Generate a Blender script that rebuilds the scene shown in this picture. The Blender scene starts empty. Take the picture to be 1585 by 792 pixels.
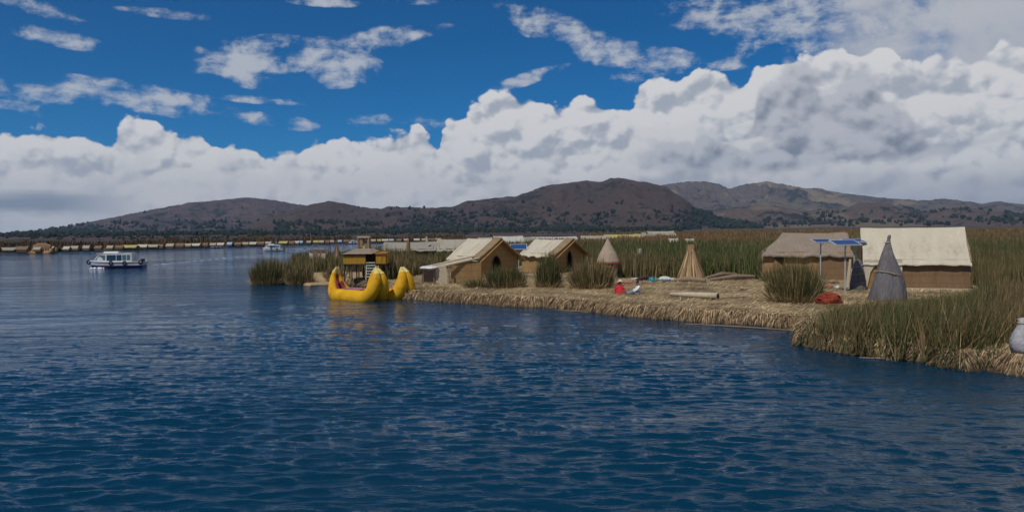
import bpy, bmesh, math, random
import numpy as np
from mathutils import Vector, Matrix, Quaternion
random.seed(7); RNG = np.random.default_rng(7)
R = math.radians
C = bpy.context.scene
col = C.collection

# ------------------------------------------------------------------ camera
F_PX = 1200.0                      # focal length in photo pixels (photo 1585 x 792)
CAM_H = 5.0
PITCH = math.atan(40/1200); ROLL = math.atan(16/1585)
fw = Vector((0, math.cos(PITCH), -math.sin(PITCH)))
up0 = Vector((0, math.sin(PITCH), math.cos(PITCH)))
rt0 = Vector((1, 0, 0))
rt = rt0*math.cos(ROLL) - up0*math.sin(ROLL)
up = up0*math.cos(ROLL) + rt0*math.sin(ROLL)
cd = bpy.data.cameras.new('camera'); cam = bpy.data.objects.new('camera', cd); col.objects.link(cam)
cam.matrix_world = Matrix(((rt.x, up.x, -fw.x, 0), (rt.y, up.y, -fw.y, 0), (rt.z, up.z, -fw.z, CAM_H), (0, 0, 0, 1)))
cd.sensor_width = 36; cd.lens = 36*F_PX/1585
cd.clip_start = 0.1; cd.clip_end = 60000
C.camera = cam

def ray(px, py):
    return (fw + rt*((px-792.5)/F_PX) - up*((py-396)/F_PX))
def P(px, py, z=0.0):              # photo pixel -> point on the level z
    d = ray(px, py); t = (z-CAM_H)/d.z
    return Vector((d.x*t, d.y*t, z))
def PD(px, py, Y):                 # photo pixel -> point at depth Y
    d = ray(px, py); t = Y/d.y
    return Vector((d.x*t, Y, CAM_H+d.z*t))
def AE(px, py):
    d = ray(px, py).normalized(); return math.atan2(d.x, d.y), math.asin(d.z)

# ------------------------------------------------------------------ light
SUN_EL = R(56); SUN_AZ = R(218)    # azimuth clockwise from +Y: behind the camera, to its left
sun_dir = Vector((math.sin(SUN_AZ)*math.cos(SUN_EL), math.cos(SUN_AZ)*math.cos(SUN_EL), math.sin(SUN_EL)))
sl = bpy.data.lights.new('sun', 'SUN'); sl.energy = 4.8; sl.angle = R(0.5); sl.color = (1.0, 0.95, 0.87)
so = bpy.data.objects.new('sun', sl); col.objects.link(so)
so.rotation_euler = sun_dir.to_track_quat('Z', 'Y').to_euler()
C.view_settings.view_transform = 'Standard'; C.view_settings.look = 'None'
C.view_settings.exposure = -0.50; C.view_settings.gamma = 1
C.view_settings.use_curve_mapping = False

# ------------------------------------------------------------------ shader expressions
class S:
    def __init__(s, t, k): s.t = t; s.k = k
    def _m(s, op, *a, clamp=False):
        n = s.t.nodes.new('ShaderNodeMath'); n.operation = op; n.use_clamp = clamp
        for i, v in enumerate((s,)+a):
            if isinstance(v, S): s.t.links.new(v.k, n.inputs[i])
            else: n.inputs[i].default_value = v
        return S(s.t, n.outputs[0])
    def __add__(s, o): return s._m('ADD', o)
    __radd__ = __add__
    def __sub__(s, o): return s._m('SUBTRACT', o)
    def __rsub__(s, o): return (s*-1.0)+o
    def __mul__(s, o): return s._m('MULTIPLY', o)
    __rmul__ = __mul__
    def __truediv__(s, o): return s._m('DIVIDE', o)
    def clamp(s): return s._m('ADD', 0.0, clamp=True)
    def max(s, o): return s._m('MAXIMUM', o)
    def min(s, o): return s._m('MINIMUM', o)
    def pow(s, o): return s._m('POWER', o)
    def f(s, op, *a): return s._m(op, *a)
def link(t, v, sock):
    if isinstance(v, S): t.links.new(v.k, sock)
    else: sock.default_value = v
def smooth(x, a, b):
    n = x.t.nodes.new('ShaderNodeMapRange'); n.interpolation_type = 'SMOOTHSTEP'
    link(x.t, x, n.inputs[0]); link(x.t, a, n.inputs[1]); link(x.t, b, n.inputs[2])
    return S(x.t, n.outputs[0])
def xyz(t, a, b, c):
    n = t.nodes.new('ShaderNodeCombineXYZ')
    for i, v in enumerate((a, b, c)): link(t, v, n.inputs[i])
    return S(t, n.outputs[0])
def sep(v):
    n = v.t.nodes.new('ShaderNodeSeparateXYZ'); v.t.links.new(v.k, n.inputs[0])
    return [S(v.t, o) for o in n.outputs]
def vop(op, a, b=None, scale=None):
    n = a.t.nodes.new('ShaderNodeVectorMath'); n.operation = op
    a.t.links.new(a.k, n.inputs[0])
    if b is not None: link(a.t, b, n.inputs[1])
    if scale is not None: link(a.t, scale, n.inputs[3])
    return S(a.t, n.outputs[0])
def noise(v, scale, detail=3, rough=.55, dist=0, dim='3D', out=0):
    n = v.t.nodes.new('ShaderNodeTexNoise'); n.noise_dimensions = dim
    v.t.links.new(v.k, n.inputs['Vector']); n.inputs['Scale'].default_value = scale
    n.inputs['Detail'].default_value = detail; n.inputs['Roughness'].default_value = rough
    n.inputs['Distortion'].default_value = dist
    return S(v.t, n.outputs[out])
def voro(v, scale, detail=0, rough=.5, dim='2D', feature='F1'):
    n = v.t.nodes.new('ShaderNodeTexVoronoi'); n.voronoi_dimensions = dim; n.feature = feature
    n.normalize = False
    v.t.links.new(v.k, n.inputs['Vector']); n.inputs['Scale'].default_value = scale
    n.inputs['Detail'].default_value = detail; n.inputs['Roughness'].default_value = rough
    return S(v.t, n.outputs['Distance'])
def mixc(f, a, b):
    t = f.t if isinstance(f, S) else (a.t if isinstance(a, S) else b.t)
    n = t.nodes.new('ShaderNodeMix'); n.data_type = 'RGBA'
    link(t, f, n.inputs[0])
    for v, i in ((a, 6), (b, 7)):
        if isinstance(v, S): t.links.new(v.k, n.inputs[i])
        else: n.inputs[i].default_value = (*v[:3], 1)
    return S(t, n.outputs[2])
def fcurve(x, pts):
    n = x.t.nodes.new('ShaderNodeFloatCurve'); x.t.links.new(x.k, n.inputs[1])
    c = n.mapping.curves[0]; pts = sorted(pts)
    c.points[0].location = pts[0]; c.points[1].location = pts[-1]
    for p in pts[1:-1]: c.points.new(*p)
    for p in c.points: p.handle_type = 'AUTO'
    n.mapping.extend = 'HORIZONTAL'; n.mapping.update()
    return S(x.t, n.outputs[0])

# ------------------------------------------------------------------ sky: clear blue, high wisps, cumulus bank
W = bpy.data.worlds.new('World'); C.world = W; W.use_nodes = True
t = W.node_tree; t.nodes.clear()
out = t.nodes.new('ShaderNodeOutputWorld'); bg = t.nodes.new('ShaderNodeBackground')
t.links.new(bg.outputs[0], out.inputs[0]); bg.inputs[1].default_value = 0.10
W.cycles.sampling_method = 'MANUAL'; W.cycles.sample_map_resolution = 512
sk = t.nodes.new('ShaderNodeTexSky'); sk.sky_type = 'NISHITA'; sk.sun_disc = False
sk.sun_elevation = SUN_EL; sk.sun_rotation = SUN_AZ; sk.altitude = 3800
sk.air_density = 1.0; sk.dust_density = 0.2; sk.ozone_density = 4.0
hs = t.nodes.new('ShaderNodeHueSaturation'); hs.inputs['Saturation'].default_value = 2.5; hs.inputs['Value'].default_value = 1.0
t.links.new(sk.outputs[0], hs.inputs['Color'])
skyc = S(t, hs.outputs[0])
tc = t.nodes.new('ShaderNodeTexCoord'); D3 = S(t, tc.outputs['Generated'])
dx, dy, dz = sep(D3)
az = dx.f('ARCTAN2', dy); el = dz.f('ARCSINE')
AZ0, AZS, ELS = -0.66, 1.32, 0.36
uu = (az-AZ0)/AZS
def edge(pts):
    q = []
    for px, py in pts:
        a, e = AE(px, py); q.append(((a-AZ0)/AZS, min(max(e/ELS, 0), 1)))
    return fcurve(uu, q)*ELS
KX = 1.0
P2 = xyz(t, az, el*1.25, 0.0)
warp = noise(P2, 9, 3, .6, out=1)
def field(off, scale, wamp):
    p = vop('ADD', P2, (off[0], off[1], 0.0))
    w = vop('SCALE', vop('SUBTRACT', warp, (0.5, 0.5, 0.5)), scale=wamp)
    p = vop('ADD', p, w)
    def h(q, d): return 1.0 - voro(q, scale, d, .5)
    a = h(p, 3.6); b = h(vop('ADD', p, (-0.006, 0.012, 0.0)), 2.6)
    return a, a-b
lo = noise(P2, 5.5, 3, .5)
lo2 = noise(vop('ADD', P2, (3.1, 1.7, 0)), 11, 4, .55)
def layer(base, top, off, scale, lump, soft, bright, shade, fade, contrast, wamp=0.03, bottom=None):
    """one bank of cumulus: bright knobbly top edge, greyer towards its own base"""
    h, s = field(off, scale, wamp)
    e = top + (h-0.55)*lump + (lo2-0.5)*lump*0.5 + (wn-0.5)*0.011
    m = smooth(e-el, 0.0, soft)
    if bottom is not None:
        m = m*smooth(el-(bottom+(lo2-0.5)*0.02), -0.008, 0.010)
    depth = ((e-el)/fade).clamp()
    v = (1.0-depth*0.45) + s*contrast*0.72 + (lo-0.5)*1.3 + (lo2-0.5)*0.5 + (wn-0.5)*0.35
    c = mixc(smooth(v, -0.20, 1.10), shade, bright)
    return mixc(m, base, c)

# high wisps: elongated torn patches (px x, px y, rx, ry, tilt deg, strength)
wisps = [(400,88,85,20,-8,1), (470,80,90,14,-4,.9), (560,68,80,13,-14,1), (535,104,45,20,-12,1), (392,124,28,9,0,.8),
         (655,50,40,7,-10,.7), (60,142,70,12,4,.8), (95,60,50,8,6,.9), (60,12,60,8,14,.6), (235,150,95,11,8,1),
         (150,140,45,12,4,.7), (265,162,50,12,0,.8), (430,188,48,8,6,.9), (400,155,60,4,2,.6), (20,165,60,8,4,.6),
         (830,35,45,16,20,.9), (900,62,110,17,22,1), (985,90,80,16,8,.9), (1070,95,70,9,6,.8), (815,122,55,7,-18,.8), (970,118,24,10,0,.8),
         (1180,25,120,24,6,1), (1165,55,55,14,20,.7), (1290,30,80,26,4,.7), (1400,28,110,34,4,.9), (500,3,50,5,0,.7),
         (620,2,60,4,0,.5), (270,22,60,5,0,.4), (760,180,45,14,-8,.4), (620,190,70,9,0,.5), (1240,75,80,14,0,.5)]
wn = noise(vop('ADD', P2, vop('SCALE', vop('SUBTRACT', warp, (.5,.5,.5)), scale=0.05)), 26, 7, .62)
wst = noise(xyz(t, az*1.0, el*3.2, 0.0), 13, 6, .62)
msum = None
for (px, py, rx, ry, tl, st) in wisps:
    a0, e0 = AE(px, py); ca, sa = math.cos(R(-tl)), math.sin(R(-tl))
    X = az-a0; Y = el-e0
    q1 = (X*ca + Y*sa)/(rx*1.35/1200); q2 = (Y*ca - X*sa)/(ry*1.6/1200)
    m = (1.0 - (q1*q1 + q2*q2)).max(0.0)*st
    msum = m if msum is None else msum.max(m)
wv = msum.f('SQRT')*0.72 + (wn-0.5)*2.3 + (wst-0.5)*2.0
wm = smooth(wv, 0.26, 1.05)*smooth(msum, 0.0, 0.12)
# outside the picture the same thin wisps go on overhead
ov = smooth(noise(D3, 2.2, 7, .6), 0.52, 0.8)*smooth(el, 0.33, 0.5)*0.6
skyw = mixc((wm*0.82).max(ov), skyc, (7.4, 7.7, 8.2))
# smooth veil on the right
vx = smooth(az + (lo-0.5)*0.3 + el*0.22, AE(1330, 60)[0], AE(1520, 60)[0])*smooth(el, 0.62, 0.3)
skyw = mixc(vx*(smooth(wn*0.6+lo2*0.4+vx*0.28, 0.42, 0.78)*0.75+vx*0.2).clamp(), skyw, (6.6, 6.85, 7.4))
BR = (9.6, 9.6, 9.7)
SH = (2.15, 2.45, 2.95)
top1 = edge([(-60,185),(0,181),(50,192),(90,196),(140,186),(175,190),(186,176),(217,169),(242,174),(258,192),(283,194),(308,189),(323,202),
    (364,209),(404,212),(475,209),(485,200),(525,197),(560,190),(596,199),(631,194),(646,187),(662,199),(681,204),(685,176),(697,160),(722,149),
    (745,142),(778,134),(815,129),(845,139),(871,144),(896,141),(916,151),(947,151),(957,146),(982,136),(987,124),(1007,111),(1032,109),(1053,119),
    (1078,106),(1108,96),(1154,101),(1169,83),(1219,71),(1270,68),(1295,62),(1315,66),(1330,78),(1346,63),(1366,61),(1386,76),(1391,88),(1431,86),
    (1500,70),(1585,60),(1650,60)])
s1 = layer(skyw, top1, (0.0, 0.0), 15, 0.030, 0.006, BR, (5.3,5.8,6.7), 0.17, 3.6)
# big grey mass hanging in the right half, flat dark base
top2 = edge([(-60,330),(1000,330),(1120,240),(1160,180),(1185,100),(1230,80),(1290,82),(1335,90),(1400,130),(1440,160),(1530,165),(1585,200),(1650,210)])
bot2 = edge([(-60,300),(1150,262),(1300,258),(1420,245),(1585,215),(1650,215)])
s2 = layer(s1, top2, (0.7, 0.3), 15, 0.045, 0.022, (7.0,7.2,7.8), (2.9,3.3,4.2), 0.10, 2.4, bottom=bot2)
# middle bank: knobs in front, bright rims
top3 = edge([(-60,240),(60,235),(130,250),(200,215),(330,225),(420,205),(520,240),(640,215),(700,250),(790,235),(880,250),(990,190),(1050,170),(1120,175),(1200,205),
    (1290,230),(1400,205),(1480,215),(1585,235),(1650,240)])
s3 = layer(s2, top3, (1.9, 0.9), 10, 0.055, 0.016, (9.2,9.2,9.3), (5.3,5.7,6.5), 0.085, 3.0)
bot4 = edge([(-60,263),(600,262),(985,262),(1200,262),(1360,245),(1500,235),(1650,230)])
top4 = edge([(-60,400),(900,400),(970,225),(1020,200),(1100,190),(1200,200),(1290,215),(1400,225),(1585,260),(1650,260)])
s4 = layer(s3, top4, (2.4, 0.2), 16, 0.050, 0.020, (7.0,7.3,7.9), (2.4,2.9,3.8), 0.075, 2.2, bottom=bot4)
# low front bank over the hills
top5 = edge([(-60,290),(60,275),(120,260),(160,285),(220,305),(300,300),(420,280),(560,285),(680,270),(760,290),(860,265),(960,285),(1080,280),(1200,270),
    (1290,255),(1380,262),(1480,275),(1585,272),(1650,272)])
s5 = layer(s4, top5, (3.3, 2.2), 12, 0.045, 0.014, (8.8,8.9,9.2), (5.2,5.7,6.6), 0.07, 2.8)
# distant flat bands close to the horizon: pale gap under a slate stratus on the left
hz = noise(xyz(t, az*2.0, el*16.0, 0.0), 3.5, 4, .55)
band = smooth(az, AE(250,320)[0], AE(60,320)[0])*smooth(el+(hz-.5)*.02, 0.018, 0.030)*smooth(el+(hz-.5)*.02, 0.052, 0.038)
pale = smooth(el+(hz-.5)*0.02, 0.040, 0.0)
s6 = mixc(pale*0.75, s5, (7.0, 7.5, 8.2))
s6 = mixc(band*0.85, s6, (2.7, 3.4, 4.5))
bandr = smooth(az, AE(1150,300)[0], AE(1450,300)[0])*smooth(el+(hz-.5)*.03, 0.075, 0.02)
s6 = mixc(bandr*0.45, s6, (2.7, 3.6, 5.0))
t.links.new(s6.k, bg.inputs[0])

HAZE = True

# ------------------------------------------------------------------ object and mesh helpers
def tag(o, label=None, cat=None, group=None, kind=None):
    if label: o['label'] = label
    if cat: o['category'] = cat
    if group: o['group'] = group
    if kind: o['kind'] = kind
    return o
def empty(name, loc, rz=0, label=None, cat=None, group=None):
    o = bpy.data.objects.new(name, None); col.objects.link(o)
    o.location = loc; o.rotation_euler = (0, 0, rz); o.empty_display_size = 0.3
    return tag(o, label, cat, group)
def npmesh(name, V, faces, m, parent=None, colr=None, sm=False):
    """V (n,3); faces: list of (k,4)/(k,3) arrays or a python list"""
    me = bpy.data.meshes.new(name)
    V = np.asarray(V, dtype=np.float32)
    if isinstance(faces, (list, tuple)) and len(faces) and isinstance(faces[0], np.ndarray) and faces[0].ndim == 2:
        loops = np.concatenate([f.ravel() for f in faces]).astype(np.int32)
        tot = np.concatenate([np.full(len(f), f.shape[1]) for f in faces]).astype(np.int32)
    elif isinstance(faces, np.ndarray):
        loops = faces.ravel().astype(np.int32); tot = np.full(len(faces), faces.shape[1], dtype=np.int32)
    else:
        loops = np.array([i for f in faces for i in f], dtype=np.int32); tot = np.array([len(f) for f in faces], dtype=np.int32)
    start = np.concatenate([[0], np.cumsum(tot)[:-1]]).astype(np.int32)
    me.vertices.add(len(V)); me.vertices.foreach_set('co', V.ravel())
    me.loops.add(len(loops)); me.loops.foreach_set('vertex_index', loops)
    me.polygons.add(len(tot)); me.polygons.foreach_set('loop_start', start); me.polygons.foreach_set('loop_total', tot)
    me.polygons.foreach_set('use_smooth', np.full(len(tot), sm, dtype=bool))
    me.update(calc_edges=True); me.validate()
    if colr is not None:
        ca = me.color_attributes.new('tint', 'FLOAT_COLOR', 'POINT')
        c4 = np.ones((len(V), 4), dtype=np.float32); c4[:, :3] = colr
        ca.data.foreach_set('color', c4.ravel())
    if m: me.materials.append(m)
    o = bpy.data.objects.new(name, me); col.objects.link(o)
    if parent: o.parent = parent
    return o
class MB:
    """collects simple solids; build() links them as ONE mesh object"""
    def __init__(s): s.v = []; s.f = []
    def add(s, vs, fs):
        n = len(s.v); s.v += [tuple(v) for v in vs]; s.f += [tuple(i+n for i in f) for f in fs]; return s
    def box(s, c, d, rot=None, taper=1.0):
        hx, hy, hz = d[0]/2, d[1]/2, d[2]/2; vs = []
        for z in (-1, 1):
            k = taper if z > 0 else 1
            for x, y in ((-1,-1),(1,-1),(1,1),(-1,1)):
                p = Vector((x*hx*k, y*hy*k, z*hz))
                if rot is not None: p = rot @ p
                vs.append(p+Vector(c))
        return s.add(vs, [(3,2,1,0),(4,5,6,7),(0,1,5,4),(1,2,6,5),(2,3,7,6),(3,0,4,7)])
    def tube(s, pts, rad, n=8, cap=True, flat=1.0):
        pts = [Vector(p) for p in pts]; L = len(pts)
        rad = [rad]*L if isinstance(rad, (int, float)) else list(rad)
        vs = []; ref = None
        for i, p in enumerate(pts):
            d = (pts[min(i+1, L-1)]-pts[max(i-1, 0)]).normalized()
            if ref is None: ref = Vector((0,0,1)) if abs(d.z) < .9 else Vector((1,0,0))
            a = (ref - d*ref.dot(d)).normalized(); b = d.cross(a); ref = a
            for k in range(n):
                th = 2*math.pi*k/n
                vs.append(p + a*(math.cos(th)*rad[i]) + b*(math.sin(th)*rad[i]*flat))
        fs = [(i*n+k, i*n+(k+1)%n, (i+1)*n+(k+1)%n, (i+1)*n+k) for i in range(L-1) for k in range(n)]
        if cap: fs += [tuple(reversed(range(n))), tuple(range((L-1)*n, L*n))]
        return s.add(vs, fs)
    def lathe(s, prof, n=20, c=(0,0,0), wob=0.0, seed=1):
        rr = random.Random(seed); vs = []; ph = [rr.uniform(0, 6.28) for _ in range(4)]
        for (r, z) in prof:
            for k in range(n):
                th = 2*math.pi*k/n
                q = r*(1+wob*(math.sin(3*th+ph[0]+z)+.6*math.sin(7*th+ph[1])+.4*math.sin(13*th+ph[2]+2*z)))
                vs.append((c[0]+q*math.cos(th), c[1]+q*math.sin(th), c[2]+z))
        fs = [(i*n+k, i*n+(k+1)%n, (i+1)*n+(k+1)%n, (i+1)*n+k) for i in range(len(prof)-1) for k in range(n)]
        fs += [tuple(reversed(range(n))), tuple(range((len(prof)-1)*n, len(prof)*n))]
        return s.add(vs, fs)
    def blob(s, c, d, seg=14, rings=9, rough=0.12, seed=0):
        rr = random.Random(seed); ph = [rr.uniform(0, 6.28) for _ in range(6)]; vs = []
        for i in range(rings+1):
            t = math.pi*i/rings
            for k in range(seg):
                a = 2*math.pi*k/seg
                q = 1+rough*(math.sin(3*a+ph[0]+2*t)+.7*math.sin(5*a+ph[1]-3*t)+.6*math.sin(4*t+ph[2]+a))
                vs.append((c[0]+d[0]*q*math.sin(t)*math.cos(a), c[1]+d[1]*q*math.sin(t)*math.sin(a), c[2]+d[2]*q*math.cos(t)))
        fs = [(i*seg+k, (i+1)*seg+k, (i+1)*seg+(k+1)%seg, i*seg+(k+1)%seg) for i in range(rings) for k in range(seg)]
        return s.add(vs, fs)
    def build(s, name, m, parent=None, sm=False):
        return npmesh(name, np.array(s.v), s.f, m, parent, sm=sm)

def perlin(x, y, seed=0):
    x = np.asarray(x, float); y = np.asarray(y, float)
    xi = np.floor(x).astype(np.int64); yi = np.floor(y).astype(np.int64); xf = x-xi; yf = y-yi
    def g(ix, iy, dx, dy):
        h = (ix*374761393 + iy*668265263 + seed*1442695041) & 0xffffffff
        h = ((h ^ (h >> 13))*1274126177) & 0xffffffff; h = h ^ (h >> 16)
        a = (h & 0xffff)/65536.0*2*np.pi
        return np.cos(a)*dx + np.sin(a)*dy
    u = xf*xf*xf*(xf*(xf*6-15)+10); v = yf*yf*yf*(yf*(yf*6-15)+10)
    a = g(xi, yi, xf, yf); b = g(xi+1, yi, xf-1, yf); c = g(xi, yi+1, xf, yf-1); d = g(xi+1, yi+1, xf-1, yf-1)
    return ((a*(1-u)+b*u)*(1-v) + (c*(1-u)+d*u)*v)*1.5
def fbm(x, y, o=4, seed=0, g=.5):
    r = 0; a = 1
    for i in range(o):
        r = r + a*perlin(x*2**i, y*2**i, seed+i*17); a *= g
    return r
def sstep(x, a, b):
    q = np.clip((x-a)/(b-a), 0, 1); return q*q*(3-2*q)
def inpoly(X, Y, poly):
    ins = np.zeros(X.shape, bool); n = len(poly)
    for i in range(n):
        x1, y1 = poly[i]; x2, y2 = poly[(i+1) % n]
        c = ((y1 > Y) != (y2 > Y)) & (X < (x2-x1)*(Y-y1)/(y2-y1+1e-12)+x1)
        ins ^= c
    return ins

# ------------------------------------------------------------------ materials
def mat(name, colour, rough=.8, bump=None, spec=.3, extra=None, metallic=0.0, wrap=False):
    m = bpy.data.materials.new(name); m.use_nodes = True; nt = m.node_tree
    b = nt.nodes['Principled BSDF']; tcn = nt.nodes.new('ShaderNodeTexCoord')
    P_ = S(nt, tcn.outputs['Object']); g = nt.nodes.new('ShaderNodeNewGeometry'); G_ = S(nt, g.outputs['Position'])
    c = colour(nt, P_, G_) if callable(colour) else colour
    if isinstance(c, S): nt.links.new(c.k, b.inputs['Base Color'])
    else: b.inputs['Base Color'].default_value = (*c, 1)
    r = rough(nt, P_, G_) if callable(rough) else rough
    link(nt, r, b.inputs['Roughness'])
    b.inputs['Specular IOR Level'].default_value = spec; b.inputs['Metallic'].default_value = metallic
    if bump:
        h, strength, dist = bump(nt, P_, G_)
        bn = nt.nodes.new('ShaderNodeBump'); link(nt, h, bn.inputs['Height'])
        bn.inputs['Strength'].default_value = strength; bn.inputs['Distance'].default_value = dist
        nt.links.new(bn.outputs[0], b.inputs['Normal'])
    if extra: extra(nt, b)
    return m
def ramp3(v, a, b, c):
    return mixc(smooth(v, .5, .75), mixc(smooth(v, .25, .5), a, b), c)
def stretch(nt, p, sx, sy, sz):
    x, y, z = sep(p); return xyz(nt, x*sx, y*sy, z*sz)
def tint_of(nt):
    n = nt.nodes.new('ShaderNodeAttribute'); n.attribute_name = 'tint'; return S(nt, n.outputs['Color'])

def reed_wall(name, c1, c2, c3):
    return mat(name, lambda nt, p, g: mixc(smooth((((sep(p)[2]+noise(p, 2, 2)*.12)*1.9).f('FRACT')-.5).f('ABSOLUTE'), .40, .48)*.45, ramp3(noise(stretch(nt, p, 1, 1, .10), 9, 5, .65)*.6+noise(p, 1.3, 3)*.4, c1, c2, c3), c1), .9,
               lambda nt, p, g: (noise(stretch(nt, p, 1, 1, .04), 22, 3, .6), .8, .03))
M = {}
M['wall_straw'] = reed_wall('straw mat', (.19,.105,.040), (.31,.19,.08), (.41,.28,.135))
M['wall_brown'] = reed_wall('brown mat', (.12,.070,.036), (.20,.125,.065), (.27,.18,.10))
M['wall_ochre'] = reed_wall('ochre mat', (.19,.10,.030), (.29,.165,.055), (.37,.22,.08))
M['thatch'] = mat('grey thatch', lambda nt, p, g: ramp3(noise(stretch(nt, p, 1, .25, .25), 7, 5, .7)*.6+noise(p, .8, 4)*.4, (.15,.115,.085), (.24,.19,.145), (.33,.27,.21)), .95,
                  lambda nt, p, g: (noise(stretch(nt, p, 1, .12, .12), 26, 4, .7), 1.0, .05))
def tarpmat(name, a, b, c):
    return mat(name, lambda nt, p, g: ramp3(noise(stretch(nt, p, 1, .35, .35), 1.4, 6, .62)*.75+noise(p, 6, 3)*.25, a, b, c), .75,
               lambda nt, p, g: (noise(stretch(nt, p, 1, .5, .5), 2.2, 5, .6), .7, .08))
M['tarp'] = tarpmat('cream roof sheet', (.30,.26,.19), (.47,.42,.32), (.58,.53,.415))
M['tarp_white'] = tarpmat('white roof sheet', (.50,.48,.42), (.70,.67,.60), (.80,.78,.72))
M['tarp_grey'] = tarpmat('greyish roof sheet', (.36,.35,.31), (.50,.48,.43), (.60,.58,.52))
M['tarp_yellow'] = tarpmat('yellow roof sheet', (.42,.38,.13), (.60,.54,.20), (.70,.63,.28))
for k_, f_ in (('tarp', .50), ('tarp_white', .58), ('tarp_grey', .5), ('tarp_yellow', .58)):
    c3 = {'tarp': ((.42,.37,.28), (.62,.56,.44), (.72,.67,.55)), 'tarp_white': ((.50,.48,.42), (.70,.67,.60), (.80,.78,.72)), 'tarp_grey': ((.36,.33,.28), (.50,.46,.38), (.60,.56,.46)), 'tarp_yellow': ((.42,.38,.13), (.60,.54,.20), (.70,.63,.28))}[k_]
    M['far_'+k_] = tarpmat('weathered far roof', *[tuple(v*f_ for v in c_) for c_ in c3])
M['far_thatch'] = tarpmat('brown thatch', (.10,.06,.045), (.16,.10,.07), (.23,.15,.10))
M['far_blue'] = tarpmat('blue grey sheet', (.16,.24,.32), (.26,.36,.46), (.42,.50,.58))
M['verge'] = reed_wall('verge thatch', (.15,.10,.05), (.24,.165,.09), (.32,.235,.14))
M['dark'] = mat('dark interior mat', (.015,.011,.008), .95)
M['yellow'] = mat('yellow reed binding', lambda nt, p, g: ramp3(noise(p, 1.6, 5, .65), (.36,.155,.006), (.60,.315,.008), (.72,.43,.02)), .65,
                  lambda nt, p, g: (noise(stretch(nt, p, .5, 6, 6), 5, 5, .65), .8, .03), spec=.2)
M['tower_yellow'] = mat('mustard boards', lambda nt, p, g: ramp3(noise(stretch(nt, p, 1, 1, .2), 5, 4, .65), (.17,.08,.008), (.35,.185,.012), (.45,.27,.03)), .7)
M['maroon'] = mat('maroon lining', lambda nt, p, g: ramp3(noise(p, 3, 4), (.10,.014,.012), (.17,.025,.022), (.24,.05,.045)), .75)
M['pink_pad'] = mat('faded purple padding', lambda nt, p, g: ramp3(noise(p, 4, 4), (.16,.05,.08), (.26,.10,.13), (.40,.22,.22)), .8)
M['tip'] = mat('bleached reed tips', lambda nt, p, g: ramp3(noise(p, 3, 4), (.48,.34,.05), (.60,.48,.16), (.66,.58,.32)), .8)
M['twine'] = mat('pale twine', (.42,.35,.22), .9)
M['wood'] = mat('weathered wood', lambda nt, p, g: ramp3(noise(stretch(nt, p, 4, 4, .4), 5, 4), (.13,.09,.06), (.22,.16,.11), (.33,.26,.19)), .85)
M['dark_wood'] = mat('dark wood', lambda nt, p, g: ramp3(noise(p, 6, 4), (.02,.014,.012), (.04,.026,.02), (.07,.045,.035)), .8)
M['bleached'] = mat('bleached reed bundle', lambda nt, p, g: ramp3(noise(stretch(nt, p, .3, 3, 3), 6, 4), (.30,.24,.16), (.44,.37,.26), (.55,.48,.36)), .9)
M['cone_grey'] = mat('grey totora cone', lambda nt, p, g: ramp3(noise(stretch(nt, p, 1, 1, .08), 8, 5, .7)*.65+noise(p, 1.2, 4)*.35, (.065,.060,.068), (.14,.13,.135), (.27,.25,.235)), .95,
                     lambda nt, p, g: (noise(stretch(nt, p, 1, 1, .05), 22, 4, .7), 1, .05))
M['cone_pink'] = mat('pinkish reed cone', lambda nt, p, g: ramp3(noise(stretch(nt, p, 1, 1, .08), 9, 5, .7)*.6+noise(p, 1.4, 4)*.4, (.21,.155,.11), (.34,.265,.195), (.45,.37,.28)), .95,
                     lambda nt, p, g: (noise(stretch(nt, p, 1, 1, .05), 22, 4, .7), 1, .04))
M['red_trim'] = mat('red woven trim', lambda nt, p, g: ramp3(noise(p, 9, 3), (.18,.03,.03), (.30,.07,.05), (.42,.25,.18)), .85)
M['boat_white'] = mat('boat white paint', lambda nt, p, g: ramp3(noise(p, 1.5, 5, .65), (.38,.39,.41), (.54,.55,.56), (.64,.64,.65)), .4, spec=.5)
M['boat_grey'] = mat('boat lilac grey paint', lambda nt, p, g: ramp3(noise(p, 2, 4), (.30,.29,.33), (.40,.38,.42), (.48,.46,.50)), .45, spec=.5)
M['boat_blue'] = mat('boat blue paint', lambda nt, p, g: ramp3(noise(p, 2, 4), (.004,.01,.09), (.006,.016,.14), (.01,.03,.20)), .35, spec=.5)
M['glass'] = mat('cabin glass', (.02,.035,.04), .08, spec=.8)
M['glass_tint'] = mat('greenish windscreen', (.07,.12,.12), .12, spec=.8)
M['rubber'] = mat('rubber', (.012,.012,.013), .7)
M['foam'] = mat('foam', (.85,.87,.88), .6)
def pvcol(nt, p, g):
    x, y, z = sep(p)
    def lines(c, k): return smooth((c*k).f('FRACT')-.5, .0, .001)*0.0 + smooth(((c*k).f('FRACT')-.5).f('ABSOLUTE'), .44, .48)
    l = lines(x, 5.0).max(lines(y, 6.0))
    return mixc(l*.55, (.010,.045,.16), (.13,.24,.42))
M['pv'] = mat('solar cells', pvcol, .35, spec=.4)
M['alu'] = mat('aluminium frame', (.55,.57,.60), .45, metallic=.3)
M['pole'] = mat('grey painted pole', (.34,.38,.38), .55)
M['red'] = mat('red wool', lambda nt, p, g: ramp3(noise(p, 8, 4), (.28,.008,.02), (.45,.015,.03), (.55,.04,.06)), .9, lambda nt, p, g: (noise(p, 14, 3), .6, .02))
M['white_cloth'] = mat('white cotton', lambda nt, p, g: ramp3(noise(p, 5, 4), (.52,.52,.57), (.68,.68,.72), (.78,.78,.80)), .9)
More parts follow.
